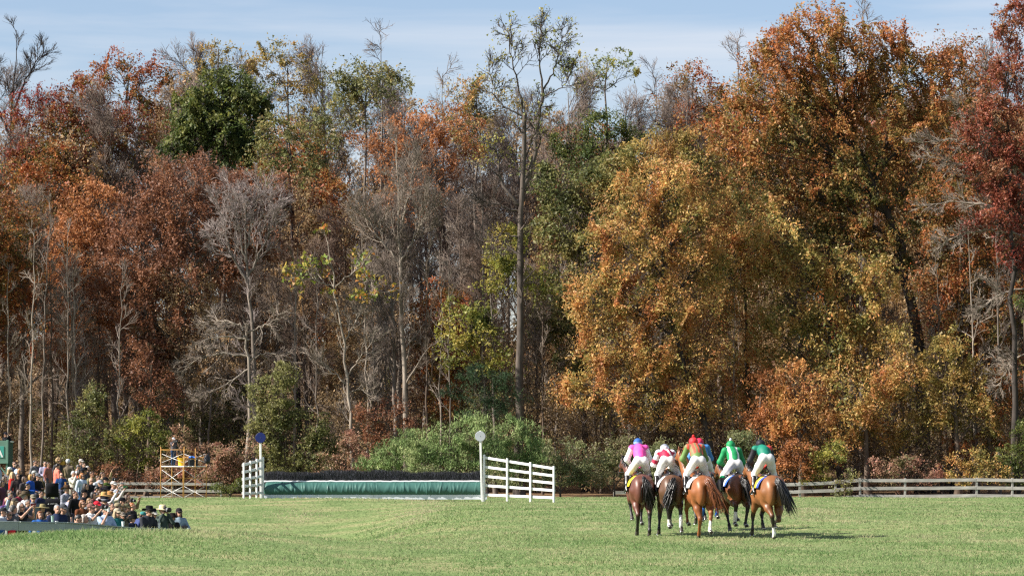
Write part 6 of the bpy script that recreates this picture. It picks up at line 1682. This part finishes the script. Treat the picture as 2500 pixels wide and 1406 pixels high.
sp(93, 48, 1203, 'woman with brown hair in wine-red scarf behind the brown felt hat', (.20, .03, .05), 65, hair=H('bob', BROWN))
sp(94, 100, 1206, 'dark-haired person in navy below the blue dress', (.02, .025, .06), 60, hair=H('short', DARK), h=1.5)

# ------------------------------------------------------------------ what they hold
M_CAMBLK = mat('camera_black')
def box_thing(nm, label, cat, loc, dims, m, rz=0, rx=0, detail=None):
    t = thing(nm, label, cat, tuple(loc), rz); o = obj('shell', box_mesh('shell', *dims, m, min(dims) * .15), t); o.rotation_euler = (rx, 0, 0)
    if detail: detail(t)
    return t
def held(key, side=None):
    hd = PEOPLE[key][1]; return (hd[-1] + hd[1]) / 2 if side is None else hd[side]
def phone(key, label, col, side=None, rz=.6, flat=True):
    p = held(key, side) + (0, 0, .03); m_ = cmat(col, 'plastic')
    t = thing('phone', label, 'phone', tuple(p), rz); d = (.155, .010, .078) if flat else (.078, .010, .155)
    obj('case', box_mesh('case', *d, m_, .003), t)
    o = obj('screen', box_mesh('screen', d[0] - .012, .003, d[2] - .012, mat('dark_lens'), .001), t); o.location = (0, .0065, 0)
def camera_(key, label, lens=.16, side=None, rz=.8, r=.035):
    p = held(key, side) + (0, 0, .02); t = thing('camera', label, 'camera', tuple(p), rz)
    obj('camera_body', box_mesh('camera_body', .14, .08, .10, M_CAMBLK, .012), t)
    o = obj('prism', box_mesh('prism', .06, .06, .04, M_CAMBLK, .01), t); o.location = (0, 0, .066)
    ln = obj('lens', tube_mesh('lens', [(0, -.04, 0), (0, -.04 - lens * .4, 0), (0, -.04 - lens, 0)], [r, r * 1.05, r * 1.3], M_CAMBLK, 14), t)
    obj('lens_ring', tube_mesh('lens_ring', [(0, -.04 - lens * .55, 0), (0, -.04 - lens * .75, 0)], r * 1.22, mat('grey_ring', (.20, .21, .22, 1), .5, .3), 14), ln)
def cup(label, loc, col, h=.13, straw=False, m=None):
    t = thing('drink_cup', label, 'cup', tuple(loc))
    v, q = lathe([(.001, 0), (.030, 0), (.042, h), (.045, h), (.045, h + .006), (.038, h + .004), (.027, .006), (.001, .006)], 14)
    obj('cup_wall', mesh_np('cup_wall', v, [q], [m or cmat(col, 'plastic')], smooth=False), t)
    if straw: obj('straw', tube_mesh('straw', [(0, 0, .05), (.02, 0, h + .10)], .005, cmat((.8, .8, .8), 'plastic'), 6), t)
phone(63, 'maroon phone held up by the grey-haired woman', (.16, .008, .016))
phone(46, 'dark phone held by the man in the faded brown cap', (.03, .035, .05), 1, .5, False)
phone(38, 'green phone held high by the blonde woman in grey cap', (.01, .22, .07), 1, .8)
phone(34, 'silver phone held up by the person in white cap', (.35, .36, .38))
phone(70, 'white phone raised at the left edge', (.75, .75, .75), -1, .7, False)
camera_(49, 'black camera lifted by the man in white t-shirt', .12, 1)
camera_(41, 'black camera held by the photographer right of the straw hats', .10, 1)
camera_(31, 'black camera held up at the back of the crowd', .10, 1)
camera_(73, 'camera with fat telephoto lens under the pale straw hat', .22, None, .55, .055)
pb = held(19); bn = thing('binoculars', 'black binoculars held by the white-haired man', 'binoculars', tuple(pb), 1.0)
for sx in (-.035, .035): obj('barrel', tube_mesh('barrel', [(sx, .05, 0), (sx, -.09, 0)], [.020, .030], M_CAMBLK, 12), bn)
obj('bridge', box_mesh('bridge', .05, .05, .02, M_CAMBLK, .004), bn)
CLEAR = mat('cup_plastic', (.62, .66, .68, 1), .25, .5)
cup('clear plastic cup in the hand of the grey-haired man', held(54, 1) + (0, -.03, -.04), None, m=CLEAR)
cup('amber drink held by the bald man in blue shirt', held(18, -1) + (0, -.02, -.03), (.45, .22, .06))
cup('white cup lifted by the man in light blue shirt', held(48, 1) + (0, -.02, -.02), (.6, .6, .6))
def on_rail(px):
    D = rail_D(px); py = float(np.interp(px, [r[0] for r in RAIL], [r[1] for r in RAIL])); return P(px, py, D) + np.array((0, .01, .034))
cup('clear cup standing on the rail before the phone photographer', on_rail(300), None, m=CLEAR)
cup('white lidded cup with straw on the rail beside the fedora man', on_rail(388), (.72, .72, .70), .15, True)
cup('pale green bottle-like cup on the rail near the navy t-shirt', on_rail(128), (.30, .42, .38), .15)
p = on_rail(456); box_thing('camera_bag', 'small black camera bag on the far end of the rail', 'bag', p + (-.06, 0, .05), (.17, .12, .10), M_CAMBLK)

# ------------------------------------------------------------------ chairs, bags and picnic things on the bank
def spot(px, py, h):
    D = solve_D(px, py, h); g = ground_at(px, D); return g, D
def camp_chair(label, px, py, col, rz, w=.56, mark=False):
    g, D = spot(px, py, .78); t = thing('camp_chair', label, 'chair', tuple(g), rz)
    m_ = cmat(col); st = mat('chair_steel', (.05, .05, .055, 1), .4, .5)
    def sheet(nm, pts, th=.02):
        v = np.array(pts, float); me = mesh_np(nm, v, [np.array([(0, 1, 2, 3)])], [m_]); o = obj(nm, me, t); mo = o.modifiers.new('thick', 'SOLIDIFY'); mo.thickness = th; mo.offset = 0; return o
    sheet('seat', [(-w / 2, .24, .40), (w / 2, .24, .40), (w / 2, -.22, .34), (-w / 2, -.22, .34)])
    n = 9; xs = np.linspace(-w / 2, w / 2, n); V = []
    for z, yy in ((.34, -.24), (.55, -.30), (.76, -.35), (.92, -.38)): V += [(x, yy - .07 * (1 - (2 * x / w) ** 2), z + (.03 * (1 - (2 * x / w) ** 4) if z > .9 else 0)) for x in xs]
    i = np.arange(3)[:, None] * n + np.arange(n - 1)[None]; q = np.stack([i, i + 1, i + n + 1, i + n], -1).reshape(-1, 4)
    bk = obj('backrest', mesh_np('backrest', np.array(V), [q], [m_], smooth=True), t); mo = bk.modifiers.new('thick', 'SOLIDIFY'); mo.thickness = .02; mo.offset = 0
    for sx in (-1, 1):
        bar('leg', (sx * w / 2, .26, .0), (sx * w / 2 * .9, -.22, .40), .013, st, t); bar('leg', (sx * w / 2, -.30, .0), (sx * w / 2 * .9, .24, .42), .013, st, t)
        bar('back_post', (sx * (w / 2 + .01), -.22, .33), (sx * (w / 2 + .01), -.39, .95), .013, st, t)
        o = obj('armrest', box_mesh('armrest', .06, .46, .025, m_, .006), t); o.location = (sx * (w / 2 + .02), .0, .60)
    if mark:
        lm = mat('print_white', (.72, .72, .72, 1), .7, .2)
        v = np.array([(-.16, -.472, .745), (-.11, -.476, .745), (-.135, -.478, .79)]); 
        mk = obj('printed_mark', mesh_np('printed_mark', v, [np.array([(0, 2, 1)])], [lm]), bk)
        cu = bpy.data.curves.new('print', 'FONT'); cu.body = 'OZARK TRAIL'; cu.size = .045; cu.extrude = .001
        to = bpy.data.objects.new('print_tmp', cu); COL.objects.link(to); dg = bpy.context.evaluated_depsgraph_get()
        me = bpy.data.meshes.new_from_object(to.evaluated_get(dg)); bpy.data.objects.remove(to); me.materials.clear(); me.materials.append(lm)
        o = obj('printed_words', me, bk); o.location = (.16, -.482, .752); o.rotation_euler = (math.pi / 2 + .15, 0, math.pi); o.scale = (1, 1, 1)
        mk.location = (.28 + .06, 0, 0); o.rotation_euler = (math.pi / 2, 0, 0); o.location = (-.08, -.486, .752); mk.location = (.0, -.008, 0)
    return t
camp_chair('black camp chair with white print on its back, in mid crowd', 130, 1228, (.010, .010, .013), .05, .95, True)
camp_chair('black camp chair behind the salmon sweater man', 128, 1188, (.008, .008, .010), .1, .52)
camp_chair('dark blue camp chair below the bald man', 147, 1185, (.012, .03, .09), .3, .5)
g, D = spot(170, 1268, .75)
st = thing('push_chair', 'black push-chair hood with a white edge behind the rail', 'push-chair', tuple(g), .6)
s_ = Sdf(.03, .05); s_.ell((0, 0, .62), (.42, .30, .30)); s_.ell((.05, 0, .42), (.34, .26, .16)); v, q, t_ = s_.mesh(); obj('hood', mesh_np('hood', v, [q], [cmat(BLK)], smooth=True), st)
th = np.linspace(-.2, 1.9, 14); obj('hood_edge', tube_mesh('hood_edge', np.stack([-.20 - .22 * np.cos(th) * .7, -.24 * np.ones(14) + .02 * th, .60 + .30 * np.sin(th)], 1), .016, cmat((.7, .7, .72)), 6), st)
for x, y in ((-.3, -.22), (-.3, .22), (.3, -.22), (.3, .22)):
    v, q = lathe([(.001, -.02), (.10, -.02), (.115, 0), (.10, .02), (.001, .02)], 16); o = obj('wheel', mesh_np('wheel', np.stack([v[:, 0], v[:, 2], v[:, 1]], 1), [q], [mat('tyre_black', (.015, .015, .015, 1), .8, .2)]), st); o.location = (x, y, .115)
    bar('strut', (x, y, .12), (x * .5, y, .42), .014, mat('chair_steel'), st)
g, D = spot(190, 1228, .75)
yb = thing('backpack', 'bright yellow backpack with black straps on the bank', 'backpack', (g[0], g[1], g[2] + .0))
s_ = Sdf(.022, .05); s_.cap((0, 0, .14), (.02, 0, .55), .17, .14).ell((0, -.12, .26), (.13, .09, .15)).cap((-.05, .02, .6), (-.10, 0, .82), .09, .05); v, q, t_ = s_.mesh(); obj('bag_body', mesh_np('bag_body', v, [q], [cmat((.78, .56, .02))], smooth=True), yb)
obj('strap', tube_mesh('strap', [(-.15, -.13, .1), (-.05, -.2, .42), (.12, -.16, .6)], .018, cmat(BLK), 6), yb); obj('strap', tube_mesh('strap', [(-.16, -.10, .30), (.0, -.21, .33), (.16, -.10, .30)], .016, cmat(BLK), 6), yb)
g, D = spot(141, 1242, .45)
ic = thing('cool_box', 'blue cool box with white lid beside the camp chair', 'cool box', tuple(g), .2)
o = obj('box_shell', box_mesh('box_shell', .58, .36, .36, cmat((.012, .08, .28), 'plastic'), .03), ic); o.location = (0, 0, .18)
o = obj('lid', box_mesh('lid', .60, .38, .06, cmat((.02, .12, .38), 'plastic'), .02), ic); o.location = (0, 0, .39)
obj('handle', tube_mesh('handle', [(-.30, -.02, .30), (-.30, -.22, .34), (.30, -.22, .34), (.30, -.02, .30)], .014, cmat((.6, .6, .62), 'plastic'), 6), ic)
# picnic table with flowers at the left edge
g, D = spot(3, 1196, .85)
tb = thing('picnic_table', 'folding table with a dark cloth at the left edge', 'table', tuple(g))
o = obj('table_top', box_mesh('table_top', 1.2, .7, .04, cmat((.05, .06, .07)), .01), tb); o.location = (0, 0, .72)
for x in (-.55, .55):
    for y in (-.3, .3): bar('leg', (x, y, 0), (x, y, .70), .016, mat('chair_steel'), tb)
fl = thing('flower_vase', 'vase of yellow and red flowers on the table at the left edge', 'flowers', (g[0] + .05, g[1], g[2] + .742))
v, q = lathe([(.001, 0), (.06, 0), (.085, .10), (.05, .20), (.06, .22), (.045, .21), (.001, .05)], 14); obj('vase', mesh_np('vase', v, [q], [cmat((.6, .6, .6), 'plastic')], smooth=True), fl)
rf = np.random.default_rng(8); fp = np.array((0, 0, .34)) + rf.normal(size=(520, 3)) * (.13, .12, .10)
v, q = leaf_quads(rf, fp, .06, .8); fc = np.where(rf.random((520, 1)) < .5, np.array((.08, .16, .03)), np.where(rf.random((520, 1)) < .5, np.array((.70, .42, .03)), np.array((.60, .05, .05))))
obj('blooms', mesh_np('blooms', v, [q], [M_LEAF], None, np.repeat(fc, 3, 0)), fl)['kind'] = 'stuff'
